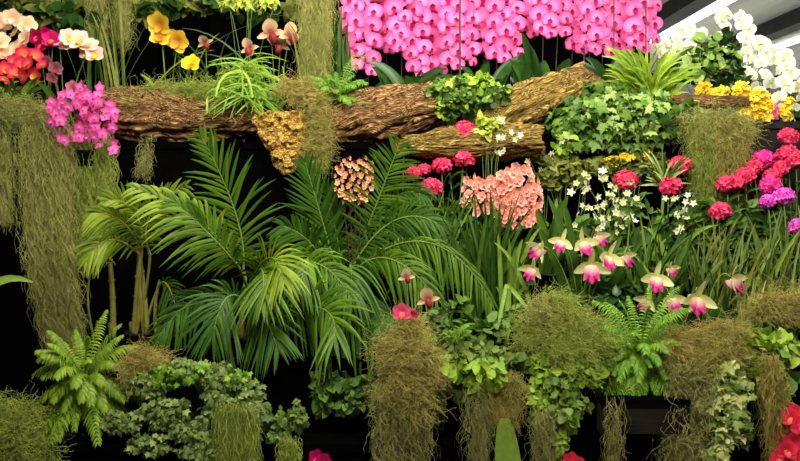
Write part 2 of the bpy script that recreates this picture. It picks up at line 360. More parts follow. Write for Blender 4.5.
def bloom(th, kind, pos, yaw=None, pitch=None, roll=None, sc=1.0, parent=None):
    yaw = rng.normal()*.35 if yaw is None else yaw; pitch = rng.normal()*.25 if pitch is None else pitch; roll = rng.normal()*.25 if roll is None else roll
    f, l = FL[kind]; o = th.put('blossom', f, pos, (pitch, roll, yaw), sc*(1+.08*rng.normal()), parent)
    if l is not None: link('pouch' if kind == 'tan' else 'lip', l, o)
    return o
# round flower heads of many small florets
def head_mesh(name, mat, R=.040, n=130, star=.018):
    mb = MB(); fl = MB(); petals(fl, [(k*90, 1, .42, .15, .2, .2, .8, .6) for k in range(4)], 4, 3)
    tV = np.concatenate(fl.v); tQ = np.concatenate(fl.q)
    i = np.arange(n); z = 1-1.75*(i+.5)/n; ph = i*2.39996; d = np.stack([np.sqrt(1-z*z)*np.cos(ph), np.sqrt(1-z*z)*np.sin(ph), z], -1)
    d = nrm(d+rng.normal(size=(n, 3))*.12); y = -d; h = nrm(np.cross(rng.normal(size=(n, 3)), y)); x = np.cross(y, h)
    insts(mb, tV, tQ, None, d*R*np.array([1, 1, .8])*rng.uniform(.8, 1.08, (n, 1)), np.stack([x, y, h], -1), star*rng.uniform(.7, 1.35, n))
    C = np.stack([np.zeros((n, 3)), d*R*np.array([1, 1, .8])*.9], 1); tubes(mb, C, .001, 3)
    return mb.mesh(name, mat)
HEAD = {k: [head_mesh('flower_head', M[k]) for _ in range(2)] for k in ('red', 'magenta', 'violet')}
def pot(th, x, y, z, r=.06, h=.11):
    mb = MB(); lathe(mb, (x, y, z), [(0, 0), (r*.72, 0), (r*.95, h*.86), (r*1.05, h*.86), (r*1.05, h), (r*.93, h), (r*.9, h*.85), (0, h*.83)]); th.part('pot', mb, M['pot'])
def stemcurve(mb, a, b, sag=.0, r=.0025, n=10):
    m = (np.asarray(a)+np.asarray(b))/2+np.array([0, 0, sag]); tubes(mb, bez(a, m, b, n), r, 5)
# ================================================================== the hall
M['ceil'] = plain('grey_ceiling', (120, 124, 116), .9, .1, .25, 1.2, 0, (1, .12, 1), (146, 150, 140))
M['floorm'] = plain('concrete_floor', (150, 148, 142), .7, .2, .2, 3)
M['wallm'] = plain('grey_wall', (128, 130, 124), .9, .1, .12, 1)
M['beam'] = plain('dark_beam', (52, 54, 50), .8, .1, .2, 3)
M['lamp_housing'] = plain('white_housing', (220, 220, 216), .5, .3, .05)
M['tube'] = glow('lit_tube', (250, 255, 250), 7.0)
def slab(name, a, b, mat):
    mb = MB(); box(mb, a, b); return struct(name, mb, mat)
slab('floor', (-8, -8, -.2), (12, 24, 0), M['floorm'])
slab('ceiling', (-8, -8, 3.6), (12, 24, 3.8), M['ceil'])
slab('wall_back', (-8, 24, 0), (12, 24.2, 3.6), M['wallm'])
slab('wall_front', (-8, -8.2, 0), (12, -8, 3.6), M['wallm'])
slab('wall_left', (-8.2, -8, 0), (-8, 24, 3.6), M['wallm'])
slab('wall_right', (12, -8, 0), (12.2, 24, 3.6), M['wallm'])
for i, x in enumerate((2.95, 4.55, 7.0)):
    slab('trim_%d' % (i+1), (x, -8, 3.42), (x+.22, 24, 3.6), M['beam'])
FX = [(3.42, 3.6, 4.0, 'slanting above the nest fern beside the pink orchid bank'), (5.30, 5.6, 3.4, 'behind the white orchid sprays')]
for k, (x, y, L, where) in enumerate(FX):
    t = Thing('hanging_fluorescent_light', 'long lit fluorescent ceiling light '+where, 'ceiling light', (x, y+L/2, 3.6), 'fluorescent lights on the hall ceiling')
    mb = MB(); box(mb, (x-.1, y, 3.52), (x+.1, y+L, 3.594)); t.part('housing', mb, M['lamp_housing'])
    for dx in (-.045, .045):
        mb = MB(); tubes(mb, np.array([[x+dx, y+.03, 3.5], [x+dx, y+L-.03, 3.5]]), .022, 8); t.part('tube', mb, M['tube'])
# area lights: all but the pair at the tube fixtures are unseen additions
def area(name, loc, size, power, target, col=(1, .95, .86), sy=None):
    l = bpy.data.lights.new(name, 'AREA'); l.energy = power; l.color = col; l.shape = 'RECTANGLE'; l.size = size; l.size_y = sy or size
    o = link(name, l, None, loc); o.rotation_euler = (Vector(target)-Vector(loc)).to_track_quat('-Z', 'Y').to_euler()
area('added_fill_light', (-.9, -1.7, 3.4), 1.2, 60, (-.7, .5, 1.5), (1, .95, .84), .5)  # this and the next two: fixtureless fill added to light the display
area('added_fill_light', (1.0, -1.7, 3.4), 1.2, 78, (.7, .5, 1.5), (1, .95, .84), .5)
area('added_fill_light', (.1, -.3, 3.45), 2.4, 45, (.2, .9, 1.9), (1, .96, .88), .4)
area('hall_tube_and_fill', (3.42, 5.6, 3.44), .2, 576, (3.42, 5.6, 0), (1, 1, .97), 3.8)
area('hall_tube_and_fill', (5.30, 7.3, 3.44), .2, 576, (5.30, 7.3, 0), (1, 1, .97), 3.2)
area('hall_tube_and_fill', (3.6, .6, 3.44), .2, 66, (2.0, .9, 1.7), (1, 1, .97), 3)  # no fixture modelled here, aimed at the display
area('hall_tube_and_fill', (8.0, 6, 3.44), .2, 1152, (8.0, 6, 0), (1, 1, .97), 8)  # unseen fill added to brighten the hall and its ceiling by bounce
area('hall_tube_and_fill', (3.5, 14, 3.44), .2, 1152, (3.5, 14, 0), (1, 1, .97), 6)  # another added fill without a fixture, deeper in the hall
w = bpy.data.worlds.new('world'); scn.world = w; w.use_nodes = True
w.node_tree.nodes['Background'].inputs[0].default_value = (.9, .95, 1, 1); w.node_tree.nodes['Background'].inputs[1].default_value = .05
# ------------------------------------------------------------------ display steps and backdrop
def tier(name, label, a, b, mat, board=None):
    t = Thing(name, label, 'display stand', ((a[0]+b[0])/2, a[1], a[2])); mb = MB(); box(mb, a, b); t.part('draped_body', mb, mat, smooth=False)
    mb = MB(); box(mb, (a[0]-.005, a[1]-.012, b[2]-.03), (b[0]+.005, b[1], b[2]+.004)); t.part('shelf_top', mb, mat, smooth=False); return t
ZF, Z1, Z2, Z3, ZR = .56, .85, 1.1, 1.80, 1.90
tier('display_step', 'low black-draped front ledge under the trailing plants and moss', (-2.6, -.35, 0), (2.6, -.14, ZF), M['drape'])
tier('display_step', 'black-draped display step carrying the palms', (X(84, .1), -.125, 0), (2.6, .5, Z1), M['drape'])
tier('display_step', 'narrow black display step under the coral and crimson flowers', (.02, .14, Z1+.004), (2.6, .5, Z2), M['drape'])
tier('display_step', 'tall black-draped display step that carries the logs and pink orchids', (-2.6, .512, 0), (X(744, .5), 2.1, Z3), M['drape'])
tier('display_step', 'dark brown raised step behind the crimson ball flowers', (X(746, .5), .512, 0), (3.2, 2.1, ZR), M['riser'])
t = Thing('backdrop_curtain', 'black pleated curtain hanging behind the yellow slipper orchids', 'curtain', (-1.4, 2.3, 0))
u = np.linspace(-4.6, 1.8, 400); mb = MB(); yy = 2.3+.03*np.sin(u*38)+.02*np.sin(u*17+1)
V = np.concatenate([np.stack([u, yy, np.full_like(u, z)], -1) for z in (.01, 3.2)]); i = np.arange(399); mb.add(V, np.stack([i, i+1, i+401, i+400], -1)); t.part('cloth', mb, M['drape'])
mb = MB(); tubes(mb, np.array([[-4.6, 2.3, 3.2], [1.8, 2.3, 3.2]]), .02, 8); t.part('pole', mb, M['pot'])
for x in (-4.58, 1.78):
    mb = MB(); tubes(mb, np.array([[x, 2.36, 0], [x, 2.36, 3.2]]), .02, 8); t.part('upright', mb, M['pot'])
t = Thing('planter_trough', 'dark brown wooden trough below the fine green fern', 'planter', (X(615, -.4), -.44, .5))
a, b = P(600, 434, -.42), P(690, 404, -.42); mb = MB(); box(mb, (a[0], -.42, a[2]), (b[0], -.366, b[2])); t.part('front_board', mb, plain('dark_plank', (34, 29, 23), .8, .1, .3, 6, .2, (1, 1, 8)), smooth=False)
mb = MB(); box(mb, (a[0], -.43, b[2]), (b[0], -.36, b[2]+.018)); t.part('rim', mb, M['drape'], smooth=False)

# ================================================================== palms
def palm(label, base, canes, fronds, mat, width, crown, group='areca palms on the lowest step'):
    t = Thing('areca_palm', label, 'palm', base, group)
    pot(t, base[0], base[1], base[2], .08, .06)
    for c in canes:
        mb = MB(); p = bez(P(*c[0]), P(*c[1]), P(*c[2]), 12); p[0, 2] = base[2]+.1; tubes(mb, p, np.linspace(.017, .011, 12)*(1 if len(c) < 4 else c[3]), 7)
        for q in (3, 5, 7, 9):
            d = p[q+1]-p[q]; tubes(mb, np.array([p[q]-d*.06, p[q]+d*.06]), .0175*(1 if len(c) < 4 else c[3]), 7)
        t.part('cane', mb, M['cane'])
    for f in fronds:
        p0, p1, p2, L, nl, droop = f[:6]; o = f[6] if len(f) > 6 else {}
        nl = int(nl*.8); r = bez(P(*p0), P(*p1), P(*p2), 22); s = S(p1[2]); mb = MB()
        frond(mb, r, L*s, nl, width*o.get('w', 1)*.92, o.get('n', CAMDIR), droop, o.get('a0', 72), o.get('a1', 26), o.get('lift', .12), o.get('t0', .1), two=o.get('two', (1, 1)), jit=.11)
        fo = t.part('frond', mb, o.get('m', mat))
        mb = MB(); tubes(mb, r, np.linspace(.006, .0018, 22), 5)
        st = bez(np.array([P(*crown)[0]+rng.normal()*.02, P(*crown)[1], P(*crown)[2]]), (P(*crown)+r[0])/2+np.array([0, 0, .02]), r[0], 8); tubes(mb, st, np.linspace(.008, .006, 8), 5)
        t.part('midrib', mb, M['cane'] if mat is M['palmy'] else M['stem'], fo)
    return t
YN = np.array([-.25, -.8, .6])
palm('yellow-green palm with bare ringed canes beside the hanging moss column', (X(140, .2), .2, Z1),
     [((112, 352, .2), (113, 310, .2), (110, 262, .2)), ((133, 352, .22), (136, 310, .2), (140, 255, .2)), ((147, 352, .15), (146, 310, .18), (138, 245, .2), .8), ((160, 350, .2), (155, 315, .2), (160, 280, .2), .6), ((98, 352, .25), (88, 300, .25), (95, 262, .25), .35)],
     [((140, 250, .15), (122, 222, .05), (92, 212, 0), 34, 26, .5, dict(m=M['palmy'])), ((142, 252, .15), (135, 212, .1), (108, 200, .05), 40, 28, .25, dict(m=M['palmy'])),
      ((140, 255, .15), (110, 240, .05), (86, 262, 0), 30, 22, .5, dict(m=M['palmy'])), ((150, 255, .15), (150, 215, .1), (185, 186, .05), 44, 28, .4, dict(m=M['palmy'])), 
      ((160, 285, .2), (170, 290, .15), (182, 335, .1), 26, 20, .5, dict(m=M['palmd']))], M['palmy'], .0068, (140, 345, .2))
palm('tall fresh green palm with one upright feathered frond below the broken bark', (X(245, .1), .1, Z1),
     [((240, 352, .1), (242, 320, .1), (244, 292, .1)), ((252, 352, .1), (252, 320, .1), (256, 296, .1))],
     [((243, 272, .12), (236, 215, .1), (202, 138, .05), 64, 34, .22, dict(a0=62, a1=22, two=(.8, 1.05))),
      ((243, 276, .05), (205, 226, -.05), (135, 188, -.08), 58, 27, .5, dict(a0=64, a1=22, two=(.9, 1.0), n=YN, w=1.15, m=M['palmy'])),
      ((240, 270, .0), (215, 240, -.1), (172, 200, -.1), 60, 24, .45, dict(n=YN, a0=60, w=1.1)),
      ((250, 282, .05), (270, 258, -.08), (284, 280, -.2), 58, 30, .5, dict(m=M['palmy'], a0=90)),
      ((252, 285, .05), (262, 270, -.1), (262, 300, -.22), 58, 30, .5, dict(a0=92, a1=20)),
      ((262, 290, .05), (310, 262, 0), (352, 300, -.1), 52, 34, .7, dict(a0=76)),
      ((262, 312, .0), (320, 308, -.12), (334, 338, -.28), 66, 34, .42, dict(a0=96, a1=16)),
      ((268, 320, .0), (345, 318, -.05), (385, 355, -.15), 50, 32, .5, dict(m=M['palmd'], a0=92)),
      ((238, 295, .1), (195, 300, .1), (158, 338, .05), 38, 28, .5, dict(m=M['palmd'])),
      ((244, 300, .0), (225, 300, -.1), (212, 340, -.15), 54, 28, .45, dict(m=M['palmd'])),
      ((248, 300, .0), (262, 312, -.1), (278, 350, -.2), 50, 28, .45, dict(m=M['palmd']))], M['palm'], .0078, (248, 298, .1))
palm('dark green arching palm whose long fronds reach toward the strappy leaves', (X(340, .3), .3, Z1),
     [((335, 340, .3), (338, 315, .3), (340, 290, .3)), ((348, 340, .3), (347, 315, .3), (346, 288, .3))],
     [((338, 275, .3), (322, 220, .28), (305, 162, .25), 48, 34, .15, dict(a0=50, a1=20)),
      ((342, 275, .32), (336, 232, .32), (326, 190, .3), 44, 36, .15, dict(a0=50, a1=20)),
      ((350, 270, .3), (376, 205, .25), (400, 142, .2), 46, 44, .2, dict(a0=80, a1=40, m=M['palm'])),
      ((350, 276, .2), (425, 242, .05), (492, 302, -.05), 32, 46, .95, dict(a0=66, w=.85, m=M['palm'])),
      ((345, 285, .15), (385, 258, 0), (436, 298, -.1), 42, 36, .6, dict(m=M['palm'])),
      ((348, 275, .25), (392, 222, .2), (440, 225, .12), 44, 36, .45, dict()),
      ((348, 272, .3), (385, 205, .3), (425, 195, .25), 46, 40, .6, dict()),
      ((335, 285, .25), (312, 245, .15), (282, 226, .1), 44, 34, .4, dict()),
      ((330, 285, .2), (312, 255, .05), (300, 290, -.1), 48, 34, .7, dict(m=M['palm'])),
      ((345, 300, .2), (372, 310, .1), (400, 350, 0), 44, 34, .7, dict()),
      ((345, 290, .2), (350, 265, .05), (352, 300, -.1), 56, 34, .8, dict())], M['palmd'], .0068, (343, 298, .3))
# ================================================================== logs
def bark_mat(name, c1, c2, c3):
    m, nt, out = newmat(name); tc = N(nt, 'ShaderNodeTexCoord'); no = N(nt, 'ShaderNodeTexNoise'); no.inputs['Scale'].default_value = 14; no.inputs['Detail'].default_value = 8
    at = N(nt, 'ShaderNodeAttribute', attribute_name='grain'); nt.links.new(at.outputs['Vector'], no.inputs['Vector'])
    r = N(nt, 'ShaderNodeValToRGB'); r.color_ramp.elements[0].position = .36; r.color_ramp.elements[0].color = lin(c1); r.color_ramp.elements[1].position = .68; r.color_ramp.elements[1].color = lin(c3)
    e = r.color_ramp.elements.new(.52); e.color = lin(c2); nt.links.new(no.outputs[0], r.inputs[0])
    bn = N(nt, 'ShaderNodeBump'); bn.inputs['Strength'].default_value = 1; bn.inputs['Distance'].default_value = .022; nt.links.new(no.outputs[0], bn.inputs['Height'])
    surf(nt, out, r.outputs[0], .85, 0, .15, bn.outputs[0]); return m
M['bark'] = bark_mat('brown_bark', (48, 28, 14), (126, 90, 52), (204, 166, 108))
M['barkg'] = bark_mat('mossy_bark', (58, 42, 16), (142, 114, 52), (206, 178, 96))
M['barky'] = bark_mat('yellow_cork', (150, 100, 36), (206, 166, 76), (236, 206, 120))
M['endwood'] = plain('split_wood', (150, 112, 62), .8, .1, .4, 20, .3, (1, 1, 1), (196, 156, 96))
def log(label, pts, rad, Y, mat, seed=0, amp=.36, n=170, k=96, cat='log', name='driftwood_log'):
    Ys = Y if isinstance(Y, (list, tuple)) else [Y]*len(pts)
    w = np.array([P(p[0], p[1], y) for p, y in zip(pts, Ys)]); rr = np.array([r*S(y) for r, y in zip(rad, Ys)])
    u = np.linspace(0, len(pts)-1, n); iu = np.arange(len(pts))
    C = np.stack([np.interp(u, iu, w[:, c]) for c in range(3)], -1)
    for _ in range(10): C[1:-1] = (C[:-2]+C[1:-1]*2+C[2:])/4
    R = np.interp(u, iu, rr); T = nrm(np.gradient(C, axis=0)); A = nrm(np.cross(T, np.array([0, 0, 1.0]))); B = np.cross(A, T)
    al = np.concatenate([[0], np.cumsum(np.linalg.norm(np.diff(C, axis=0), axis=1))]); V = np.zeros((n, k, 3)); G = np.zeros((n, k, 3))
    for i in range(n):
        for j in range(k):
            a = j*2*PI/k; ca, sa = math.cos(a), math.sin(a)
            q = Vector((ca*2.2+seed*7, sa*2.2, al[i]*5)); f = noise.noise(q)*.9
            q2 = Vector((ca*4.5+seed*3+noise.noise(q)*.8, sa*4.5, al[i]*3.2+noise.noise(q)*.8)); rg = 1-abs(noise.noise(q2))*2
            q3 = Vector((ca*13+seed, sa*13, al[i]*9)); f3 = 1-abs(noise.noise(q3))*2
            kn = noise.noise(Vector((ca*1.2, sa*1.2, al[i]*9+seed)))
            q4 = Vector((ca*24+seed, sa*24, al[i]*22)); d = 1+amp*(f*.6+rg*.5+f3*.3+noise.noise(q4)*.22+max(0, kn-.25)*1.1)-amp*.25
            V[i, j] = C[i]+(A[i]*ca+B[i]*sa)*R[i]*d
            wv = noise.noise(Vector((ca*2, sa*2+seed, al[i]*6)))*.35; G[i, j] = ((ca*R[i]/.1+wv)*1.9+seed, (sa*R[i]/.1+wv)*1.9, al[i]*1.5)
        if i < 6 or i > n-7:      # ragged ends
            e = 0 if i < 6 else n-1
            for j in range(k): V[i, j] += T[i]*(noise.noise(Vector((j*.35, seed, 3)))*.05*(1-abs(i-e)/6))
    t = Thing(name, label, cat, C[n//2]-np.array([0, 0, R[n//2]])); mb = MB()
    i = (np.arange(n-1)*k)[:, None]; j = np.arange(k)[None]; j2 = (j+1) % k; mb.add(V, np.stack([i+j, i+j2, i+k+j2, i+k+j], -1))
    o = t.part('bark', mb, mat); at = o.data.attributes.new('grain', 'FLOAT_VECTOR', 'POINT'); at.data.foreach_set('vector', G.astype(np.float32).ravel())
    for e in (0, n-1):
        mb = MB(); ring = V[e]; c = ring.mean(0); mid = (ring+c)/2+T[e]*rng.normal(size=(k, 1))*.008*(1 if e else -1)
        mb.add(np.concatenate([ring, mid, c[None]]), np.stack([j[0], j2[0], k+j2[0], k+j[0]], -1), np.stack([k+j[0], k+j2[0], np.full(k, 2*k)], -1)); t.part('broken_end', mb, M['endwood'])
    return t
log('rough grey-brown log lying below the golden slipper orchids', [(104, 114), (150, 116), (200, 119), (254, 112)], [20, 25, 24, 21], .62, M['bark'], 1)
log('rough brown log below the drooping pink orchid sprays', [(318, 134), (360, 122), (400, 112), (436, 104)], [19, 26, 24, 20], .62, M['bark'], 2)
log('sloping mossy tan log rising to a broken end beside the ivy', [(478, 132), (520, 112), (560, 94), (586, 82)], [13, 20, 21, 16], .6, M['barkg'], 3)
log('flat mossy log lying behind the crimson ball flowers', [(404, 145), (450, 144), (490, 142), (540, 140)], [8, 15, 16, 13], .40, M['barkg'], 4)
log('short split brown branch leaning on top of the sloping log', [(566, 74), (580, 76), (604, 88)], [6, 9, 5], .56, M['bark'], 5, n=50, k=28, cat='branch')
log('thin brown bark branch over the moss beside the yellow flowers', [(672, 101), (705, 103), (752, 101)], [5, 7, 4], .52, M['bark'], 6, n=60, k=24, cat='branch')
# cork bark chunk hanging between the logs
t = Thing('cork_bark', 'yellow flaky slab of cork bark hanging between two logs', 'bark', P(283, 172, .46))
mb = MB(); n, k = 40, 40; V = np.zeros((n, k, 3)); prof = [(112, 256, 309), (125, 253, 308), (140, 262, 307), (155, 271, 304), (166, 274, 299), (174, 282, 293)]
G = np.zeros((n, k, 3))
for i in range(n):
    y = 112+62*i/(n-1); x0 = np.interp(y, [p[0] for p in prof], [p[1] for p in prof]); x1 = np.interp(y, [p[0] for p in prof], [p[2] for p in prof])
    for j in range(k):
        a = j*2*PI/k; cx = (x0+x1)/2; hw = (x1-x0)/2; c = P(cx+hw*math.cos(a)*(1+.12*noise.noise(Vector((a*2, y*.12, 1)))), y, .46)
        c[1] += -math.sin(a)*.055; pl = noise.cell(Vector((c[0]*34, c[2]*30, 2)))*.5+noise.noise(Vector((c[0]*40, c[2]*40, 5)))
        c[1] -= .022*pl*(1 if math.sin(a) > 0 else -.5); c[2] += .008*pl; V[i, j] = c; G[i, j] = (c[0]*7, c[2]*7, c[1]*7)
i = (np.arange(n-1)*k)[:, None]; j = np.arange(k)[None]; j2 = (j+1) % k; mb.add(V, np.stack([i+j, i+k+j, i+k+j2, i+j2], -1))
o = t.part('slab', mb, M['barky'], smooth=False); at = o.data.attributes.new('grain', 'FLOAT_VECTOR', 'POINT'); at.data.foreach_set('vector', G.astype(np.float32).ravel())
for _ in range(26):
    y = rng.uniform(114, 166); x0 = np.interp(y, [p[0] for p in prof], [p[1] for p in prof]); x1 = np.interp(y, [p[0] for p in prof], [p[2] for p in prof]); c = P(rng.uniform(x0+4, x1-4), y, .40)
    mb = MB(); m = 7; a = np.arange(m)*2*PI/m; r = rng.uniform(.014, .032)*rng.uniform(.6, 1.2, m); tl = rng.normal()*.4; d3 = []
    for th_, (fx, ly) in ((0, (1, 0)), (1, (.85, -.014))):
        d3.append(np.stack([np.cos(a)*r*fx, ly+np.sin(a)*r*.3*tl+rng.normal(size=m)*.002, np.sin(a)*r*.7*fx], -1))
    V = np.concatenate(d3)+c; q = np.arange(m); mb.add(np.concatenate([V, d3[1].mean(0)[None]+c]), np.stack([q, (q+1) % m, m+(q+1) % m, m+q], -1), np.stack([m+q, m+(q+1) % m, np.full(m, 2*m)], -1))
    o = t.part('flake', mb, M['barky'], smooth=False); at = o.data.attributes.new('grain', 'FLOAT_VECTOR', 'POINT'); co = np.concatenate([V, c[None]])*9; at.data.foreach_set('vector', co.astype(np.float32).ravel())

# ================================================================== pink orchid bank
SPR = [(351, 66), (368, 72), (384, 50), (399, 48), (417, 74), (437, 71), (453, 66), (469, 63), (485, 56), (499, 59), (513, 54), (528, 34), (545, 34), (560, 33), (577, 50), (592, 50), (607, 53), (623, 52), (639, 48), (652, 40)]
ORD = ['first', 'second', 'third', 'fourth', 'fifth', 'sixth', 'seventh', 'eighth', 'ninth', 'tenth', 'eleventh', 'twelfth', 'thirteenth', 'fourteenth', 'fifteenth', 'sixteenth', 'seventeenth', 'eighteenth', 'nineteenth', 'twentieth']
for q, (px, by) in enumerate(SPR):
    Y = 1.0+(q % 3)*.07; base = (X(px, Y)+rng.normal()*.01, Y+.12, Z3)
    t = Thing('moth_orchid', ORD[q]+' pink moth orchid spray counted from the hanging moss column along the bank', 'orchid', base, 'pink moth orchids in the bank')
    pot(t, base[0], base[1], Z3, .05, .09); ly = by-1; k = 0
    while ly > -16:
        c = P(px+(-1)**k*4.5+rng.normal()*1.2, ly, Y-.02+rng.normal()*.008); small = .75 if k == 0 else (.9 if k == 1 else 1.0)
        bloom(t, 'pink', c, rng.normal()*.25+(-1)**k*.15, rng.normal()*.15+.05, rng.normal()*.2, small); ly -= 7.8*small+rng.normal()*.8; k += 1
    mb = MB(); b0 = np.array(base)+np.array([0, 0, .08]); top = P(px+2, -24, Y+.03)
    c = np.concatenate([bez(b0, (b0+top)/2+np.array([.0, .06, 0]), top, 14), bez(top, P(px+1, -20+(by+20)*.45, Y+.01), P(px, by-2, Y), 12)[1:]]); tubes(mb, c, .003, 5); t.part('flower_stem', mb, M['dstem'])
    if q in (6, 14, 16, 18):
        mb = MB(); e = px+7; tubes(mb, np.array([P(e, y, Y-.09) for y in (78, 50, 20, -5, -24)]), .006 if q == 6 else .0035, 6); t.part('stake', mb, M['dstem'], label='dark upright stake in front of the flowers')
    for s in (-1, 1, .2):
        mb = MB(); b1 = np.array(base)+np.array([0, -.03, .08]); tip = b1+np.array([s*.1+rng.normal()*.03, -.10+rng.normal()*.05, .25+rng.random()*.10]); blades(mb, b1, [tip], .028, .3, 9, .005, .25, .55); t.part('leaf', mb, M['dark'])
# ================================================================== other orchids and flowers
def strapleaves(t, b, tips, w, mat, bend=.3, name='leaf', sep=True):
    if sep:
        for tp in tips:
            mb = MB(); blades(mb, b, [tp], w, bend, 9, .006, .3, .6); t.part(name, mb, mat)
    else:
        mb = MB(); blades(mb, b, tips, w, bend); t.part('foliage', mb, mat)
def orchid(name, label, cat, kind, pts, Y, basepx, z, sc=1.0, leaves=4, lw=.018, lmat='strap', jit=.03, group=None, stems=3, yaw0=0.0, leafh=(30, 60), pitch0=0.05):
    """a flowering plant: every flower a part, stems and strap leaves from the pot"""
    base = (X(basepx, Y), Y+.08, z); t = Thing(name, label, cat, base, group); pot(t, base[0], base[1], z, .05, .08)
    b0 = np.array(base)+np.array([0, 0, .07]); ps = []
    for p in pts:
        c = P(p[0], p[1], Y); c[1] += rng.uniform(-jit, jit); ps.append(c)
        bloom(t, kind, c, yaw0+rng.normal()*.4, pitch0+rng.normal()*.3, None, sc*(p[2] if len(p) > 2 else 1))
    ps = np.array(ps); ids = np.linspace(0, len(ps)-1, min(stems, len(ps))).astype(int)
    for i in ids:
        mb = MB(); e = ps[i]+np.array([0, .02, 0]); stemcurve(mb, b0, e, .06); t.part('flower_stem', mb, M['stem'])
    for k in range(leaves):
        tip = b0+np.array([rng.normal()*.12, rng.uniform(-.12, .05), rng.uniform(*leafh)*S(Y)]); strapleaves(t, b0, [tip], lw, M[lmat])
    return t
def scat(n, x0, x1, y0, y1): return list(zip(rng.uniform(x0, x1, n), rng.uniform(y0, y1, n)))
def poisson(n, cx, cy, rx, ry, dmin):
    out = []
    for _ in range(4000):
        a, r = rng.uniform(0, 6.28), math.sqrt(rng.random()); p = (cx+rx*r*math.cos(a), cy+ry*r*math.sin(a))
        if all((p[0]-q[0])**2+(p[1]-q[1])**2 > dmin*dmin for q in out): out.append(p)
        if len(out) >= n: break
    return out
# top corner group
orchid('cream_orchid', 'cream and peach orchid spray rising above the crimson flowers', 'orchid', 'cream', poisson(12, 8, 40, 25, 26, 11)+[(30, 62), (20, 22)], .5, 0, Z3, 1.0, 4, .02, 'strapl')
orchid('crimson_orchid', 'crimson orchid with orange lips below the cream orchid spray', 'orchid', 'crim', poisson(14, 18, 66, 28, 14, 9), .44, 12, Z3, .8, 3)
orchid('magenta_orchid', 'deep magenta orchid between the cream spray and the pale arching spray', 'orchid', 'hotm', [(36, 36), (46, 34), (41, 44), (52, 40)], .48, 44, Z3, .85, 2)
orchid('arching_orchid', 'pale peach orchid spray arching over the black gap', 'orchid', 'peach', [(60, 42, .9), (70, 38), (80, 41, 1.1), (89, 46, 1.1), (95, 54), (76, 46), (66, 46, .8), (86, 52, .9)], .52, 60, Z3, 1.0, 2, pitch0=-.2)
orchid('mauve_orchid', 'dusky mauve orchid drooping under the magenta orchid', 'orchid', 'mauve', [(48, 62), (57, 68), (54, 78), (75, 88), (83, 90)], .5, 58, Z3, .75, 2)
orchid('pink_dendrobium', 'magenta-pink starry orchid cluster perched above the hanging moss columns', 'orchid', 'mag5', poisson(60, 82, 118, 38, 24, 6.5)+poisson(8, 84, 92, 16, 8, 6)+[(112, 142), (116, 150), (100, 146)], .36, 80, Z3-.12, .95, 3, .014, stems=8, jit=.07)
# golden slipper orchids
orchid('golden_orchid', 'large golden-yellow orchid standing over the rough grey-brown log', 'orchid', 'gold', [(160, 24, 1.1), (176, 40, 1.15), (160, 38, .9)], .75, 165, Z3, 1.15, 2, lmat='strapl')
orchid('yellow_orchid', 'clear yellow orchid low behind the log, under the golden orchid', 'orchid', 'yellow', [(193, 64, 1.1), (186, 63, .8)], .72, 192, Z3, .9, 2)
orchid('yellow_orchid', 'lone clear yellow bloom below the white and maroon slipper orchid', 'orchid', 'yellow', [(258, 67, 1.0)], .72, 262, Z3, .95, 1)
orchid('slipper_orchid', 'small tan slipper orchid beside the golden orchid', 'orchid', 'tan', [(205, 42)], .72, 205, Z3, .95, 2)
orchid('slipper_orchid', 'white and maroon slipper orchid above the grass tuft on the log', 'orchid', 'tan', [(250, 48)], .7, 250, Z3, 1.05, 2)
orchid('slipper_orchid', 'broad tan slipper orchid with three blooms behind the hanging moss column top', 'orchid', 'tan', [(270, 32, 1.25), (290, 36, 1.2), (280, 44, .9)], .85, 275, Z3, 1.1, 2)
orchid('yellow_oncidium', 'yellow-green flower spray along the top above the slipper orchids', 'orchid', 'wstar', [], .9, 245, Z3, 1, 0, stems=0) if 0 else None
t = Thing('yellow_oncidium', 'yellow-green feathery flower spray hanging at the top above the slipper orchids', 'flower', (X(245, .9), .95, Z3)); mb = MB()
tips = bush(mb, [(235, 3, 20, 5, .9), (265, 2, 20, 5, .9)], 240, T_NARROW, .035, .4); t.part('floret_foliage', mb, M['yolk']); mb = MB(); twigs(mb, (X(245, .9), .95, Z3), tips, 8); t.part('flower_stem', mb, M['stem'])
# coral orchids
def spikes(label, cols, Y, z, kind, basepx, sc, dens=7.5, rad=10, name='coral_orchid'):
    base = (X(basepx, Y), Y+.06, z); t = Thing(name, label, 'orchid', base, 'coral and peach spike orchids'); pot(t, base[0], base[1], z, .05, .08); b0 = np.array(base)+np.array([0, 0, .07])
    for (px, y0, y1, rr) in cols:
        n = int((y1-y0)/dens*2.2); s = S(Y)
        for k in range(n):
            y = y0+(y1-y0)*(k+.5)/n; a = k*2.4; c = P(px, y, Y); tp = 1-.5*max(0, (y0+10-y)/10); dx, dy = math.cos(a)*rr*s*tp, -abs(math.sin(a))*rr*s*tp*.9
            bloom(t, kind, c+np.array([dx, dy, 0]), math.atan2(dx, -dy)*.75, rng.normal()*.2, None, sc)
        mb = MB(); stemcurve(mb, b0, P(px, y0, Y), .03, .003); t.part('flower_stem', mb, M['dstem'])
    for k in range(4): strapleaves(t, b0, [b0+np.array([rng.normal()*.1, -.05, rng.uniform(.15, .3)])], .014, M['strap'])
    return t
spikes('dense coral-pink orchid spike, the bigger one above the strappy leaves', [(505, 172, 222, 8), (521, 164, 226, 10), (533, 182, 220, 6), (512, 168, 226, 7)], .22, Z2, 'coral', 515, 1.0, 5.2)
spikes('looser coral orchid with thinner spikes beside the dense coral one', [(470, 176, 204, 5), (483, 178, 214, 6), (494, 176, 206, 5)], .26, Z2, 'coral', 480, .95, 5.8)
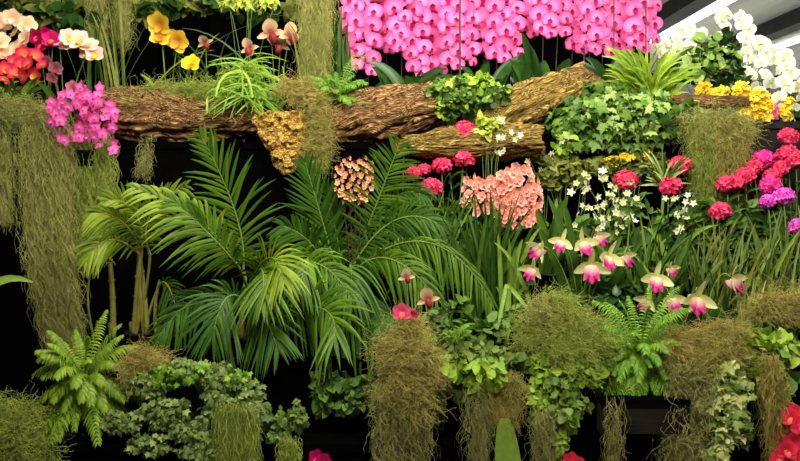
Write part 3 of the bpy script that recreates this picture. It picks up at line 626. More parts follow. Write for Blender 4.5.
spikes('peach orchid with slim tubular spikes behind the dark green palm', [(339, 164, 196, 2), (347, 157, 203, 2.5), (355, 160, 200, 2.5), (363, 157, 204, 2.5), (370, 162, 190, 2)], .24, Z1, 'coralp', 355, .68, 5.5)
# crimson ball flowers
BALL = [(465, 131, 'red', .38, 1.15, 'crimson ball flower in front of the flat mossy log'), (464, 158, 'red', .36, 1.1, 'crimson ball flower right above the looser coral orchid'),
 (404, 147, 'red', .42, .9, 'small crimson ball flower at the lower tip of the flat mossy log'), (442, 166, 'red', .36, .95, 'crimson ball flower just under the middle of the flat log'),
 (432, 187, 'red', .32, 1.05, 'crimson ball flower beside the looser coral orchid above the dark palm'), (414, 173, 'red', .38, .8, 'half-hidden crimson ball flower over the palm tips'),
 (424, 170, 'red', .4, .75, 'small faded crimson ball flower behind the palm tips below the log'), (448, 160, 'violet', .4, .7, 'small violet-pink ball flower beneath the flat mossy log'),
 (626, 180, 'red', .3, 1.1, 'crimson ball flower among the white starry sprays'), (680, 165, 'red', .34, 1.1, 'crimson ball flower next to the grey moss drape under the ivy'),
 (670, 186, 'red', .3, 1.15, 'crimson ball flower between the white starry sprays and the moss drape'), (720, 211, 'red', .2, 1.0, 'low crimson ball flower under the moss drape'),
 (727, 184, 'red', .3, 1.0, 'crimson ball flower just below the moss drape hem'), (745, 176, 'red', .32, .95, 'crimson ball flower against the moss drape edge'),
 (788, 136, 'red', .4, .95, 'topmost crimson ball flower before the dark raised step'), (787, 154, 'red', .38, 1.05, 'crimson ball flower directly beneath the topmost one'),
 (763, 159, 'magenta', .36, 1.05, 'magenta ball flower before the lower edge of the dark raised step'), (753, 168, 'red', .34, .9, 'crimson ball flower touching the magenta one by the raised step'),
 (780, 168, 'red', .34, .9, 'crimson ball flower between the magenta and violet ball flowers'), (796, 160, 'red', .33, .95, 'crimson ball flower cut by the frame edge under the topmost pair'),
 (770, 186, 'magenta', .26, 1.0, 'magenta ball flower above the lower pair of violet ones'), (783, 196, 'violet', .22, 1.0, 'violet-pink ball flower, the brightest of the lower group by the raised step'),
 (768, 201, 'violet', .24, .8, 'smaller violet-pink ball flower beside the brightest violet one'), (738, 183, 'red', .29, .8, 'small crimson ball flower hanging under the moss drape hem'),
 (798, 226, 'violet', .16, .9, 'violet-pink ball flower lowest at the frame edge'), (772, 176, 'red', .3, .85, 'crimson ball flower over the violet pair near the raised step'),
 (600, 238, 'magenta', .1, .55, 'small magenta ball flower behind the cattleya cluster')]
for (px, py, kd, Y, sc, label) in BALL:
    z = Z2 if px > 400 and Y > .14 else Z1; hp = P(px, py, Y); base = (hp[0]+rng.normal()*.03, min(max(Y, .18), .46) if z == Z2 else Y, z+.004); t = Thing('ball_flower', label, 'flower', base, 'ball flowers on tall stems')
    t.put('flower_head', HEAD[kd][int(rng.integers(2))], hp, (rng.normal()*.2, rng.normal()*.2, rng.uniform(0, 6)), sc)
    mb = MB(); tubes(mb, bez(np.array(base), (np.array(base)+hp)/2+rng.normal(size=3)*.012, hp, 10), .0032, 5); t.part('stem', mb, M['stem'])
    mb = MB(); C = bez(np.array(base), (np.array(base)+hp)/2, hp-np.array([0, 0, .06]), 9)
    for i in range(1, 8): blades(mb, C[i], [C[i]+np.array([rng.normal()*.07, rng.normal()*.05-.02, .05+rng.normal()*.03])], .008, .3, 6, .001)
    t.part('foliage', mb, M['strap'])
# white starry sprays
def stars(label, arcs, Y, basepx, z, sc=1.0, jit=3.5, lean=4):
    base = (X(basepx, Y), Y+.05, z); t = Thing('starry_orchid', label, 'orchid', base, 'small white starry orchids'); b0 = np.array(base); pot(t, *base, .045, .07)
    for (p0, p1, p2, n) in arcs:
        c = bez(P(*p0, Y), P(*p1, Y-.02), P(*p2, Y-.05), 24); mb = MB(); tubes(mb, c, .0016, 4); tubes(mb, bez(b0, (b0+c[0])/2+np.array([0, .02, .03]), c[0], 8), .002, 4); t.part('flower_stem', mb, M['stem'])
        for f in np.linspace(.15, 1, n):
            q = c[min(23, int(f*23))].copy(); q += np.array([rng.normal()*jit*S(Y), -abs(rng.normal())*.015, rng.normal()*jit*S(Y)]); bloom(t, 'wstar' if rng.random() < .6 else 'ystar', q, rng.normal()*.6, rng.normal()*.6, rng.uniform(0, 6), sc*.85)
    mb = MB(); blades(mb, b0, [b0+np.array([rng.normal()*.13, -.06+rng.normal()*.05, rng.uniform(.1, .32)]) for _ in range(14)], .010, .3); t.part('foliage', mb, M['strapl'])
    return t
stars('large white starry orchid with arching sprays beside the coral orchid', [((606, 235), (590, 190), (571, 196), 9), ((610, 235), (602, 182), (584, 176), 9), ((615, 235), (612, 190), (598, 173), 9), ((618, 238), (622, 200), (640, 205), 9), ((606, 240), (590, 208), (578, 222), 8), ((612, 240), (622, 215), (634, 222), 7), ((610, 236), (605, 205), (622, 182), 8)], .2, 608, Z2, 1.0)
stars('small white starry orchid below the crimson ball flowers near the moss drape', [((680, 240), (676, 205), (668, 200), 5), ((684, 240), (686, 205), (696, 204), 5), ((682, 238), (680, 215), (672, 214), 4)], .2, 682, Z2, .9)
stars('small white starry orchid in front of the black gap under the ivy', [((545, 190), (540, 150), (524, 130), 4), ((548, 190), (556, 150), (566, 136), 5), ((540, 190), (532, 165), (524, 155), 4)], .44, 548, Z2, .95)
stars('white starry orchid resting on the sloping log near the yellow-green leaves', [((492, 160), (500, 135), (503, 118), 6), ((496, 160), (508, 135), (518, 136), 6)], .3, 492, Z2, .95)
# cattleyas
def cattleya(label, fl, Y, basepx, lv):
    base = (X(basepx, Y), Y+.03, Z1+.004); t = Thing('cattleya_orchid', label, 'orchid', base, 'cream and magenta cattleyas'); b0 = np.array(base); pot(t, *base, .055, .09)
    for (px, py, yaw, pit, rl, sc) in fl:
        c = P(px, py, Y-.05); bloom(t, 'cattleya', c, yaw, pit+.22, rl*1.6, sc*1.15)
        mb = MB(); stemcurve(mb, b0+np.array([0, 0, .08]), c+np.array([0, .02, .008]), .10, .0028, 12); t.part('flower_stem', mb, M['strapl'])
    for (px, py, w) in lv:
        b1 = b0+np.array([rng.normal()*.03, 0, .08]); tip = P(px, py, Y+rng.uniform(0, .06)); mb = MB(); blades(mb, b1, [tip], w, .1, 9, .006, .35, .5); t.part('leaf', mb, M['strap'])
    return t
cattleya('cattleya with a cluster of cream blooms above the fluffy moss mound', [(562, 241, -.3, -.15, .2, .95), (582, 242, .3, -.1, -.15, 1.0), (598, 236, .6, .1, -.3, .75), (591, 265, -.1, .05, 0, 1.05), (608, 256, .35, -.1, .2, 1.0), (624, 256, .7, .1, -.3, .8), (541, 248, -.7, .3, .5, .85)], .0, 585, [(548, 196, .022), (565, 204, .02), (622, 236, .026), (640, 244, .022), (538, 226, .016), (600, 275, .022), (570, 270, .02)])
cattleya('cattleya with one greenish half-open bloom beside the strappy leaves', [(533, 268, -.5, .15, .2, .85)], -.02, 528, [(520, 262, .014), (552, 285, .016), (516, 300, .016)])
cattleya('cattleya with a loose cluster of cream blooms above the fine green fern', [(656, 277, -.1, -.1, .1, 1.05), (670, 268, .4, .2, -.3, .75), (648, 300, -.6, .1, .3, .85), (671, 298, .15, 0, -.1, .95)], -.02, 660, [(625, 246, .024), (688, 246, .016), (636, 290, .022), (640, 262, .024)])
cattleya('cattleya with two cream blooms facing the grassy end of the step', [(697, 297, .1, .1, .1, 1.15), (732, 279, .8, -.05, -.2, 1.05)], -.02, 706, [(694, 250, .012), (715, 305, .018), (690, 330, .018)])
orchid('pink_orchid', 'small rose-pink orchid bloom at the edge of the tan moss', 'orchid', 'rosep', [(402, 311), (411, 314, .8)], -.36, 410, ZF+.004, .8, 2, leafh=(5, 15))
orchid('slipper_orchid', 'white-winged maroon slipper orchid beside the rose-pink bloom', 'orchid', 'tan', [(428, 300)], -.25, 430, ZF+.004, .95, 2, leafh=(5, 15))
orchid('slipper_orchid', 'reddish brown slipper orchid half hidden under the arching palm tips', 'orchid', 'tan', [(406, 277)], -.17, 408, Z1+.004, .75, 1, leafh=(5, 12))
# flowers rising from the floor
def floorflower(label, pts, kind, Y, name='red_flower', sc=1.0):
    bx = X(np.mean([p[0] for p in pts]), Y); t = Thing(name, label, 'flower', (bx, Y, 0.001), 'red flowers standing on the floor'); pot(t, bx, Y, .001, .09, .16)
    for p in pts:
        c = P(p[0], p[1], Y+rng.uniform(-.04, .04)); bloom(t, kind, c, None, -.1, None, sc); mb = MB(); tubes(mb, bez((bx, Y, .15), ((bx+c[0])/2, Y+.01, c[2]/2+.05), c+np.array([0, .01, -.005]), 8), .004, 5); t.part('flower_stem', mb, M['stem'])
    return t
floorflower('red azalea clump rising beside the tan hanging moss', poisson(20, 798, 446, 20, 30, 9)+[(792, 412)], 'rose', -.42, 'azalea', .85)
floorflower('single red flower rising from the black gap under the fine moss wisps', [(571, 460), (577, 464)], 'rose', -.42, sc=.8)
floorflower('single magenta flower rising from the black gap under the palm', [(318, 458), (324, 461)], 'hotm', -.42, sc=.8)
t = Thing('broad_leaf_plant', 'plant with one broad green leaf standing up in the black gap', 'plant', (X(516, -.4), -.42, .001)); pot(t, X(516, -.4), -.42, .001, .08, .15)
for tp, w in (((504, 418), .042), ((522, 470), .03), ((508, 480), .03)):
    mb = MB(); blades(mb, (X(518, -.4), -.42, .14), [P(*tp, -.4)], w, .02, 12, .004, .15, .4); t.part('leaf', mb, M['strapl'])
# white orchid sprays before the ceiling
WS = [((724, 16), (722, 20), (720, 52), 7, .95, 'tall white orchid spray rising over the leafy jade shrub'), ((738, 15), (746, 35), (748, 72), 10, .95, 'tallest white orchid spray bending down beside the jade shrub'),
      ((757, 42), (762, 52), (760, 92), 8, .9, 'white orchid spray behind the big yellow flower spray'), ((783, 54), (786, 75), (776, 108), 9, .85, 'narrow white orchid spray drooping toward the small magenta flowers'),
      ((770, 50), (775, 62), (768, 100), 7, 1.1, 'white orchid spray in the gap under the ceiling light'), ((798, 74), (799, 85), (796, 108), 6, .95, 'white orchid spray at the frame edge above the raised step'),
      ((662, 44), (656, 50), (664, 56), 4, 1.25, 'low white orchid spray next to the pink orchid bank'), ((686, 28), (678, 38), (672, 54), 6, 1.2, 'white orchid spray behind the bright nest fern'),
      ((700, 33), (694, 40), (688, 52), 5, 1.2, 'white orchid spray between the nest fern and the jade shrub'), ((748, 42), (752, 60), (752, 86), 7, 1.05, 'white orchid spray behind the tallest white one')]
for (p0, p1, p2, n, Y, label) in WS:
    z = ZR if p0[0] > 744 else Z3; base = (X(p2[0], Y)+.02, Y+.1, z); t = Thing('white_orchid', label, 'orchid', base, 'white moth orchids'); pot(t, *base, .045, .07)
    c = bez(P(*p0, Y), P(*p1, Y), P(*p2, Y), 30); mb = MB(); b0 = np.array(base)+np.array([0, 0, .07]); tubes(mb, np.concatenate([bez(b0, (b0+c[0])/2+np.array([.03, .04, 0]), c[0]+np.array([0, .02, .02]), 10), c]), .0025, 5); t.part('flower_stem', mb, M['stem'])
    for k, f in enumerate(np.linspace(0, 1, n)): q = c[int(f*29)]+np.array([(-1)**k*.014, -.02, 0]); bloom(t, 'white', q, (-1)**k*.2+rng.normal()*.3, None, None, .66+.12*math.sin(PI*f))
    for s in (-1, 1): mb = MB(); blades(mb, b0, [b0+np.array([s*.08, -.08, .1])], .024, .3, 8, .004); t.part('leaf', mb, M['dark'])
# yellow flowers
def yellow(label, blobs, Y, basepx, z, n):
    n = int(n*1.8)
    base = (X(basepx, Y), Y, z+.001); t = Thing('yellow_flower', label, 'flower', base, 'yellow feathery flower sprays'); mb = MB(); fl = MB(); petals(fl, [(k*72, 1, .45, .2, .2, .2, .8, .6) for k in range(5)], 4, 3)
    tV = np.concatenate(fl.v)[:, [0, 2, 1]]*np.array([1, 1, -1]); tips = bush(mb, blobs, n, (tV, np.concatenate(fl.q)[:, ::-1], None), n and .0125, .1, .3, .8); t.part('floret_foliage', mb, M['yfl'])
    mb = MB(); twigs(mb, base, tips, 14); t.part('flower_stem', mb, M['stem']); return t
yellow('bright yellow flower spray above the thin bark branch', [(705, 88, 8, 4, .56), (718, 92, 9, 5, .56), (700, 92, 6, 3, .56)], .58, 708, Z3, 150)
yellow('big golden-yellow flower spray beside the thin bark branch', [(742, 92, 11, 9, .56), (755, 104, 14, 12, .54), (748, 116, 14, 7, .54), (764, 116, 9, 7, .54)], .56, 750, ZR, 460)
yellow('yellow flowers at the end of the dark raised step', [(788, 104, 5, 7, .6), (784, 114, 6, 5, .6)], .62, 786, ZR, 90)
yellow('small yellow flowers in shade under the ivy', [(630, 156, 9, 4, .44), (612, 160, 7, 4, .44), (645, 153, 6, 3, .44)], .45, 628, Z2, 110)
t = Thing('small_pink_flower', 'small magenta flower standing on the raised step between yellow ones', 'flower', (X(774, .62), .62, ZR+.001))
for p in ((773, 106), (777, 110), (771, 113), (775, 116)): bloom(t, 'mag5', P(*p, .6), sc=.75)
mb = MB(); stemcurve(mb, (X(774, .62), .62, ZR), P(774, 110, .61), .005); t.part('flower_stem', mb, M['stem'])
# ================================================================== foliage
def leafy(name, label, cat, blobs, n, tmpl, size, mat, base, droop=.3, ntw=12, group=None, potted=True, extra=None, **kw):
    t = Thing(name, label, cat, base, group); mb = MB(); tips = bush(mb, blobs, n, tmpl, size, droop, **kw); t.part('foliage', mb, M[mat])
    mb = MB(); twigs(mb, base, tips, ntw); t.part('stem', mb, M['stem'])
    if potted: pot(t, base[0], base[1], base[2], .05, .07)
    if extra:
        mb = MB(); bush(mb, extra[0], extra[1], tmpl, extra[3] if len(extra) > 3 else size, droop); t.part('young_foliage', mb, M[extra[2]])
    return t
def B(px, Y, z): return (X(px, Y), Y, z+.003)
leafy('ivy_plant', 'broad dark ivy mound under the bright nest fern', 'plant', [(588, 118, 34, 26, .5, 20), (640, 118, 44, 26, .48, 22), (615, 100, 36, 16, .52, 18), (680, 122, 22, 18, .5, 16), (570, 128, 18, 16, .48, 14), (610, 142, 40, 12, .46, 14), (660, 136, 30, 10, .46, 12)], 2100, T_IVY, .037, 'ivy', B(625, .6, Z3), .5, 26, extra=([(600, 106, 24, 16, .44), (648, 108, 30, 14, .42), (625, 125, 30, 14, .42)], 340, 'sagef'))
leafy('fittonia', 'small-leaved yellow-green shrub between the two logs', 'plant', [(455, 98, 26, 18, .55, 18), (485, 92, 24, 16, .57, 18), (440, 106, 12, 12, .53, 10), (470, 84, 24, 10, .58, 14)], 800, T_ROUND, .025, 'bright', B(465, .62, Z3), .1, 14, extra=([(460, 104, 24, 14, .55), (490, 96, 20, 16, .56), (455, 96, 26, 18, .53)], 620, 'ivy'))
leafy('jade_shrub', 'leafy green shrub before the ceiling beside the nest fern', 'shrub', [(705, 58, 24, 16, .75, 16), (720, 52, 20, 18, .76, 16), (700, 76, 26, 14, .74, 16), (725, 74, 22, 16, .74, 16)], 620, T_ROUND, .038, 'dark', B(708, .8, Z3), -.2, 16, extra=([(708, 46, 18, 14, .72), (720, 60, 22, 16, .72), (702, 72, 20, 14, .7)], 300, 'sagef'))
t = leafy('yellow_leaf_plant', 'yellow-green leafy tuft in front of the sloping log', 'plant', [(490, 124, 12, 9, .34, 9), (484, 130, 8, 7, .33, 6)], 120, T_LEAF, .03, 'yolk', B(488, .36, Z2), .1, 6)
leafy('yellow_leaf_plant', 'yellow-green leafy tuft below the ivy by the small starry orchid', 'plant', [(566, 142, 10, 9, .42, 8), (558, 150, 7, 6, .42, 6)], 80, T_LEAF, .032, 'bright', B(562, .45, Z2), .1, 6)
leafy('croton_shrub', 'olive-leaved shrub in shade behind the white starry orchid', 'shrub', [(570, 172, 30, 14, .42, 12), (548, 178, 16, 12, .42, 10), (600, 165, 30, 10, .46, 10), (650, 166, 24, 12, .46, 10), (560, 160, 24, 8, .46, 10)], 900, T_LEAF, .036, 'olive', B(575, .47, Z2), .2, 16)
# lowest step
leafy('creeping_fig', 'grey-green small-leaved creeper spilling from the step below the palm canes', 'plant', [(150, 388, 26, 16, -.28, 14), (185, 372, 22, 12, -.28, 14), (215, 380, 26, 18, -.26, 16), (248, 392, 18, 16, -.28, 14), (165, 412, 30, 16, -.34, 10), (228, 412, 30, 18, -.34, 12), (125, 424, 22, 12, -.35, 10), (190, 432, 24, 14, -.37, 9), (150, 446, 20, 12, -.37, 9), (205, 455, 24, 12, -.38, 9), (258, 412, 12, 10, -.33, 8)], 3900, T_IVY, .0205, 'sagel', B(190, -.2, ZF), .7, 26, extra=([(235, 378, 20, 10, -.30), (180, 375, 40, 12, -.3)], 160, 'fern'))
leafy('trailing_creeper', 'thin creeper trailing into the black gap below the palm fans', 'plant', [(262, 412, 14, 16, -.32, 8), (282, 432, 12, 20, -.34, 8), (298, 420, 8, 16, -.34, 6), (292, 452, 9, 16, -.36, 6)], 380, T_IVY, .026, 'sage', B(275, -.25, ZF), .9, 10)
leafy('trailing_creeper', 'dim creeper hanging behind the palm fans over the black gap', 'plant', [(335, 385, 26, 16, -.22, 10), (365, 388, 22, 16, -.24, 10), (322, 398, 12, 14, -.26, 8), (350, 402, 14, 10, -.26, 8)], 420, T_LEAF, .034, 'ivy', B(345, -.18, ZF), .9, 10)
leafy('pothos', 'mid-green leafy plant spilling over the step beside the tan moss', 'plant', [(468, 352, 32, 18, -.26, 16), (498, 362, 28, 22, -.28, 16), (455, 372, 26, 20, -.3, 14), (485, 388, 30, 18, -.32, 12), (445, 350, 14, 12, -.26, 10)], 900, T_LEAF, .036, 'sage', B(475, -.2, ZF), .6, 18, extra=([(450, 368, 16, 12, -.36), (490, 372, 24, 16, -.36), (478, 388, 12, 10, -.36)], 120, 'bright'))
leafy('trailing_lysimachia', 'yellow-green trailing plant hanging below the fluffy moss mound', 'plant', [(555, 382, 26, 18, -.32, 12), (582, 376, 22, 14, -.32, 12), (545, 408, 14, 18, -.36, 8), (566, 420, 14, 20, -.38, 8), (538, 366, 12, 12, -.3, 8), (560, 444, 8, 18, -.39, 6)], 900, T_ROUND, .026, 'bright', B(558, -.22, ZF), .8, 18, extra=([(560, 400, 24, 24, -.34)], 260, 'sage'))
leafy('pothos', 'bright glossy-leaved plant at the grassy end of the lowest step', 'plant', [(755, 345, 26, 16, -.24, 14), (778, 352, 18, 18, -.26, 14), (740, 338, 16, 10, -.22, 10), (770, 372, 18, 12, -.3, 10), (735, 355, 14, 12, -.28, 10)], 420, T_LEAF, .048, 'bright', B(760, -.2, ZF), .2, 12, extra=([(765, 372, 24, 18, -.26)], 200, 'ivy'))
leafy('variegated_ivy', 'cream-edged ivy trailing down before the black gap', 'plant', [(728, 370, 9, 8, -.38, 6), (740, 384, 14, 8, -.38, 7), (722, 392, 12, 10, -.38, 7), (708, 405, 10, 10, -.39, 6), (738, 402, 14, 14, -.39, 7), (730, 428, 14, 18, -.40, 6), (718, 448, 16, 14, -.40, 6)], 300, T_IVY, .034, 'varieg', B(725, -.26, ZF), .8, 14, extra=([(730, 420, 18, 24, -.37), (725, 385, 18, 14, -.35)], 150, 'sage'))
leafy('low_shrub', 'deep green low shrub filling the step below the cattleyas', 'shrub', [(620, 300, 30, 16, .02, 12), (590, 294, 26, 12, .04, 12), (685, 318, 26, 11, .02, 10), (720, 322, 24, 11, .02, 10), (655, 322, 24, 8, .0, 10)], 520, T_LEAF, .05, 'dark', B(640, 0, Z1), .1, 14, potted=False)
leafy('low_shrub', 'dark leafy shrub in shade under the arching palm tips', 'shrub', [(430, 325, 22, 14, -.1, 12), (455, 318, 24, 18, -.06, 14), (510, 320, 24, 16, -.08, 12), (480, 332, 30, 12, -.16, 10)], 480, T_LEAF, .034, 'ivy', B(465, -.02, Z1), .1, 12, potted=False)
leafy('low_shrub', 'dark-leaved shrub at the frame edge behind the glossy plant', 'shrub', [(785, 315, 24, 18, -.1, 14), (770, 335, 24, 10, -.16, 10)], 260, T_LEAF, .044, 'dark', B(790, -.05, Z1), .1, 8, potted=False)
leafy('low_shrub', 'mid-green shrub in shade behind the cattleyas and starry orchids', 'shrub', [(590, 240, 34, 30, .3, 12), (640, 230, 34, 34, .3, 12), (690, 240, 34, 34, .3, 12), (745, 245, 34, 36, .3, 12), (790, 250, 26, 36, .3, 12)], 900, T_LEAF, .05, 'ivy', B(660, .3, Z2), .1, 14, potted=False)
leafy('low_shrub', 'dark shrub in shade behind the dark grassy clump and coral orchids', 'shrub', [(420, 220, 34, 34, .42, 12), (470, 230, 34, 36, .4, 12), (525, 240, 26, 40, .4, 12), (400, 260, 26, 26, .4, 12)], 700, T_LEAF, .045, 'ivy', B(450, .43, Z2), .1, 14, potted=False)
# ferns
def fern(label, cx, cy, Y, n, Lpx, mat, base, name='fern', up=.5, spread=1.0, wid=.0055, pin=.3, droop=.7, nl=22, az=(0, 2*PI), g=.8, group='ferns', fwd=.8, a0=80, layers=None):
    t = Thing(name, label, 'fern', base, group); c = P(cx, cy, Y)
    mb = MB(); tubes(mb, bez(np.array(base), (np.array(base)+c)/2, c, 6), .02, 7); t.part('crown', mb, M['stem'])
    lay = [(up, g, n)] if not layers else layers
    for up, g, k, n in [(u_, g_, k_, n_) for u_, g_, n_ in lay for k_ in range(n_)]:
        a = az[0]+(az[1]-az[0])*(k+rng.random()*.9)/n; L = Lpx*S(Y)*rng.uniform(.75, 1.1); h = up*rng.uniform(.7, 1.25)
        d = np.array([math.cos(a)*spread, -math.sin(a)*fwd, 0]); u = np.linspace(0, 1, 14)[:, None]
        r = c+d*L*u+np.array([0, 0, 1.0])*L*(h*u-g*u*u); mb = MB(); frond(mb, r, L*pin, nl, wid, np.array([0, -.45, .9]), droop, a0, 45, .05, .08, 5, .35); f = t.part('frond', mb, M[mat])
        mb = MB(); tubes(mb, r, np.linspace(.0025, .001, 14), 4); t.part('midrib', mb, M['stem'], f)
    return t
fern('bright green fern with drooping fronds beside the flat moss mound', 85, 383, -.25, 34, 50, 'fernb', B(86, -.2, ZF), pin=.24, nl=24, wid=.0045, layers=[(2.2, .9, 8), (1.4, 1.0, 18), (.7, 1.0, 20), (0, .9, 20)])
fern('fine bright green fern spilling over the step below the loose cattleya', 640, 358, -.25, 56, 44, 'fern', B(640, -.2, ZF), pin=.22, nl=22, wid=.0036, layers=[(2.2, 1.0, 12), (1.5, 1.0, 24), (.8, 1.0, 26), (0, .9, 26)])
fern('soft feathery fern sitting before the pink orchid bank by the log', 336, 100, .56, 44, 34, 'grass', B(335, .62, Z3), pin=.22, nl=20, wid=.0034, layers=[(1.9, .8, 10), (1.2, .8, 14), (.6, .7, 12)])
fern('low grey-green fern between the strappy leaves and the fluffy moss', 445, 352, -.22, 14, 34, 'fern', B(440, -.2, ZF), pin=.24, nl=18, wid=.004, layers=[(1.6, .9, 8), (.8, 1.0, 10)])
fern('small dim fern behind the drooping palm fan', 395, 320, -.05, 16, 40, 'palmd', B(395, 0, Z1), up=.6, pin=.35, g=1.0, nl=16, wid=.006)
# grassy and strappy plants
def strappy(name, label, cat, base, n, region, w, mat, Y, bend=.2, dy=.15, group=None, spread=.04, wexp=.6, mats=None, h0=.0, crown=None):
    t = Thing(name, label, cat, base, group); b0 = np.array(base)+np.array([0, 0, h0])
    if crown is not None:
        b1 = P(*crown); mb = MB(); stemcurve(mb, b0, b1, .0, .008); t.part('stem', mb, M['stem']); b0 = b1
    x0, x1, y0, y1 = region
    if h0: pot(t, base[0], base[1], base[2], .06, h0)
    for q, (mt, fr) in enumerate(mats or ((mat, 1),)):
        tips = []
        for x, y in scat(int(n*fr), x0, x1, y0, y1): p = P(x, y, Y); p[1] += rng.uniform(-dy, dy*.6); tips.append(p)
        mb = MB(); blades(mb, b0, tips, w, bend, 10, spread, .3, wexp); t.part('foliage', mb, M[mt])
    return t
strappy('grass_tuft', 'bright grass tuft growing over the rough log end', 'grass tuft', P(245, 100, .5), 200, (205, 290, 60, 122), .0045, 'grassl', .46, .5, .1, spread=.08)
strappy('cymbidium', 'tall strappy-leaved orchid plant below the coral orchids', 'plant', B(488, .08, Z1), 62, (438, 536, 188, 262), .0085, 'strap', .1, .12, .14, spread=.06, h0=.1)
t = strappy('cymbidium', 'light green strap-leaved plant with leaves bending down to the step', 'plant', B(512, -.02, Z1), 10, (485, 545, 225, 290), .012, 'strapl', -.02, .2, .06, h0=.1)
for tp, w in (((508, 345), .013), ((540, 326), .009), ((496, 338), .01)):
    mb = MB(); a = P(508, 285, -.04); a[1] += .02; blades(mb, a, [P(*tp, -.16)], w, .25, 10, .003); t.part('drooping_leaf', mb, M['strapl'])
strappy('spear_leaf_plant', 'broad spear-leaved plant between the coral and white orchids', 'plant', B(552, .2, Z2), 7, (528, 592, 192, 228), .022, 'strapl', .16, .06, .06, h0=.08, mats=(('strap', .6), ('strapl', .5)))
strappy('nest_fern', 'bright bird-nest fern with upright fronds beside the pink orchid bank', 'fern', B(648, .62, Z3), 150, (598, 697, 46, 108), .0095, 'fernl', .56, .34, .14, spread=.03, wexp=.7, h0=.06, mats=(('fernl', .7), ('bright', .4)))
strappy('dracaena', 'spiky cream and green plant beside the crimson ball flowers', 'plant', B(660, .3, Z2), 34, (638, 690, 146, 186), .0055, 'varieg', .3, .12, .08, spread=.01, h0=.08, crown=(664, 186, .3), mats=(('varieg', .5), ('strap', .6)))
strappy('grass_clump', 'grassy clump under the violet ball flowers by the frame edge', 'grass tuft', B(770, .1, Z1), 70, (735, 805, 205, 300), .006, 'strap', .08, .15, .14, spread=.1, mats=(('olive', .5), ('sagel', .4), ('strapl', .2)))
strappy('grass_clump', 'grassy clump of thin leaves below the moss drape', 'grass tuft', B(712, .1, Z1), 60, (682, 750, 215, 300), .0055, 'strap', .08, .15, .14, spread=.09, mats=(('strap', .3), ('sagel', .5), ('olive', .4)))
strappy('grass_clump', 'grassy clump behind the loose cattleya', 'grass tuft', B(650, .12, Z1), 60, (615, 690, 205, 285), .008, 'strap', .1, .15, .1, spread=.09, mats=(('strap', .8), ('strapl', .25)))
strappy('grass_clump', 'dark grassy clump between the palm and the coral orchids', 'grass tuft', B(430, .3, Z1), 80, (385, 480, 185, 265), .006, 'palmd', .28, .2, .12, spread=.1, mats=(('palmd', .8), ('grass', .3)))
strappy('grass_clump', 'dry straw-coloured grass beside the rear cattleya bloom', 'grass tuft', B(750, -.05, Z1), 26, (738, 772, 275, 320), .004, 'varieg', -.08, .1, .05, mats=(('varieg', .6), ('mosst', .5)))
strappy('orchid_plant', 'large dark orchid leaves below the pink sprays behind the sloping log', 'plant', B(536, .8, Z3), 9, (500, 572, 33, 72), .05, 'dark', .78, .12, .08, h0=.06)
strappy('orchid_plant', 'dark orchid leaves below the pink sprays near the nest fern', 'plant', B(606, .82, Z3), 9, (570, 642, 52, 76), .036, 'dark', .8, .3, .08, h0=.06)
strappy('orchid_plant', 'dark orchid leaves below the longest drooping pink sprays', 'plant', B(405, .85, Z3), 14, (366, 448, 58, 92), .03, 'dark', .8, .3, .08, h0=.06)
strappy('orchid_plant', 'dark orchid leaves below the pink sprays over the small-leaved shrub', 'plant', B(480, .85, Z3), 13, (440, 525, 52, 86), .032, 'dark', .8, .3, .08, h0=.06)
strappy('strap_leaf_plant', 'tall dark strap leaves between the hanging moss and the pink bank', 'plant', B(338, .95, Z3), 16, (322, 350, -10, 60), .012, 'dark', .92, .06, .06, h0=.06, mats=(('dark', .6), ('strap', .5)))
strappy('strap_leaf_plant', 'tall thin grey-green stems behind the golden orchid', 'plant', B(120, .9, Z3), 9, (85, 130, -5, 25), .008, 'olive', .9, .2, .06, h0=.06)
strappy('strap_leaf_plant', 'arching strap leaf plant behind the pale arching orchid spray', 'plant', B(95, .7, Z3), 6, (75, 112, 4, 60), .008, 'strap', .7, .4, .05, h0=.05)
strappy('strap_leaf_plant', 'green strap leaves under the crimson orchid above the moss drape', 'plant', B(15, .5, Z3), 26, (-10, 48, 74, 100), .012, 'strap', .42, .3, .08, h0=.04, mats=(('strap', .6), ('strapl', .4)))
strappy('strap_leaf_plant', 'thin arching leaves around the tan slipper orchids', 'plant', B(225, .8, Z3), 24, (130, 300, 22, 90), .005, 'strap', .78, .25, .1, spread=.25, h0=.05, mats=(('strap', .6), ('olive', .5)))
leafy('leafy_climber', 'olive leafy climber along the top above the golden orchids', 'plant', [(30, 12, 40, 14, 1.0, 14), (110, 4, 40, 8, 1.1, 12), (180, 4, 50, 8, 1.1, 14), (145, 12, 20, 9, 1.1, 10), (285, 10, 28, 9, 1.1, 12), (60, 24, 20, 12, 1.0, 10)], 420, T_LEAF, .075, 'olive', B(100, 1.2, Z3), .3, 10, potted=False, extra=([(40, 14, 50, 18, .98), (180, 8, 60, 9, 1.05), (240, 10, 40, 10, 1.1)], 150, 'dark'))
t = Thing('strap_leaf_plant', 'single light green leaf poking past the hanging moss column', 'plant', (X(-40, -.25), -.25, ZF)); pot(t, X(-40, -.25), -.25, ZF, .06, .1)
mb = MB(); blades(mb, (X(-40, -.25), -.25, ZF+.09), [P(33, 282, -.2), P(-10, 250, -.2)], .018, .55, 12, .01); t.part('leaf', mb, M['strapl'])
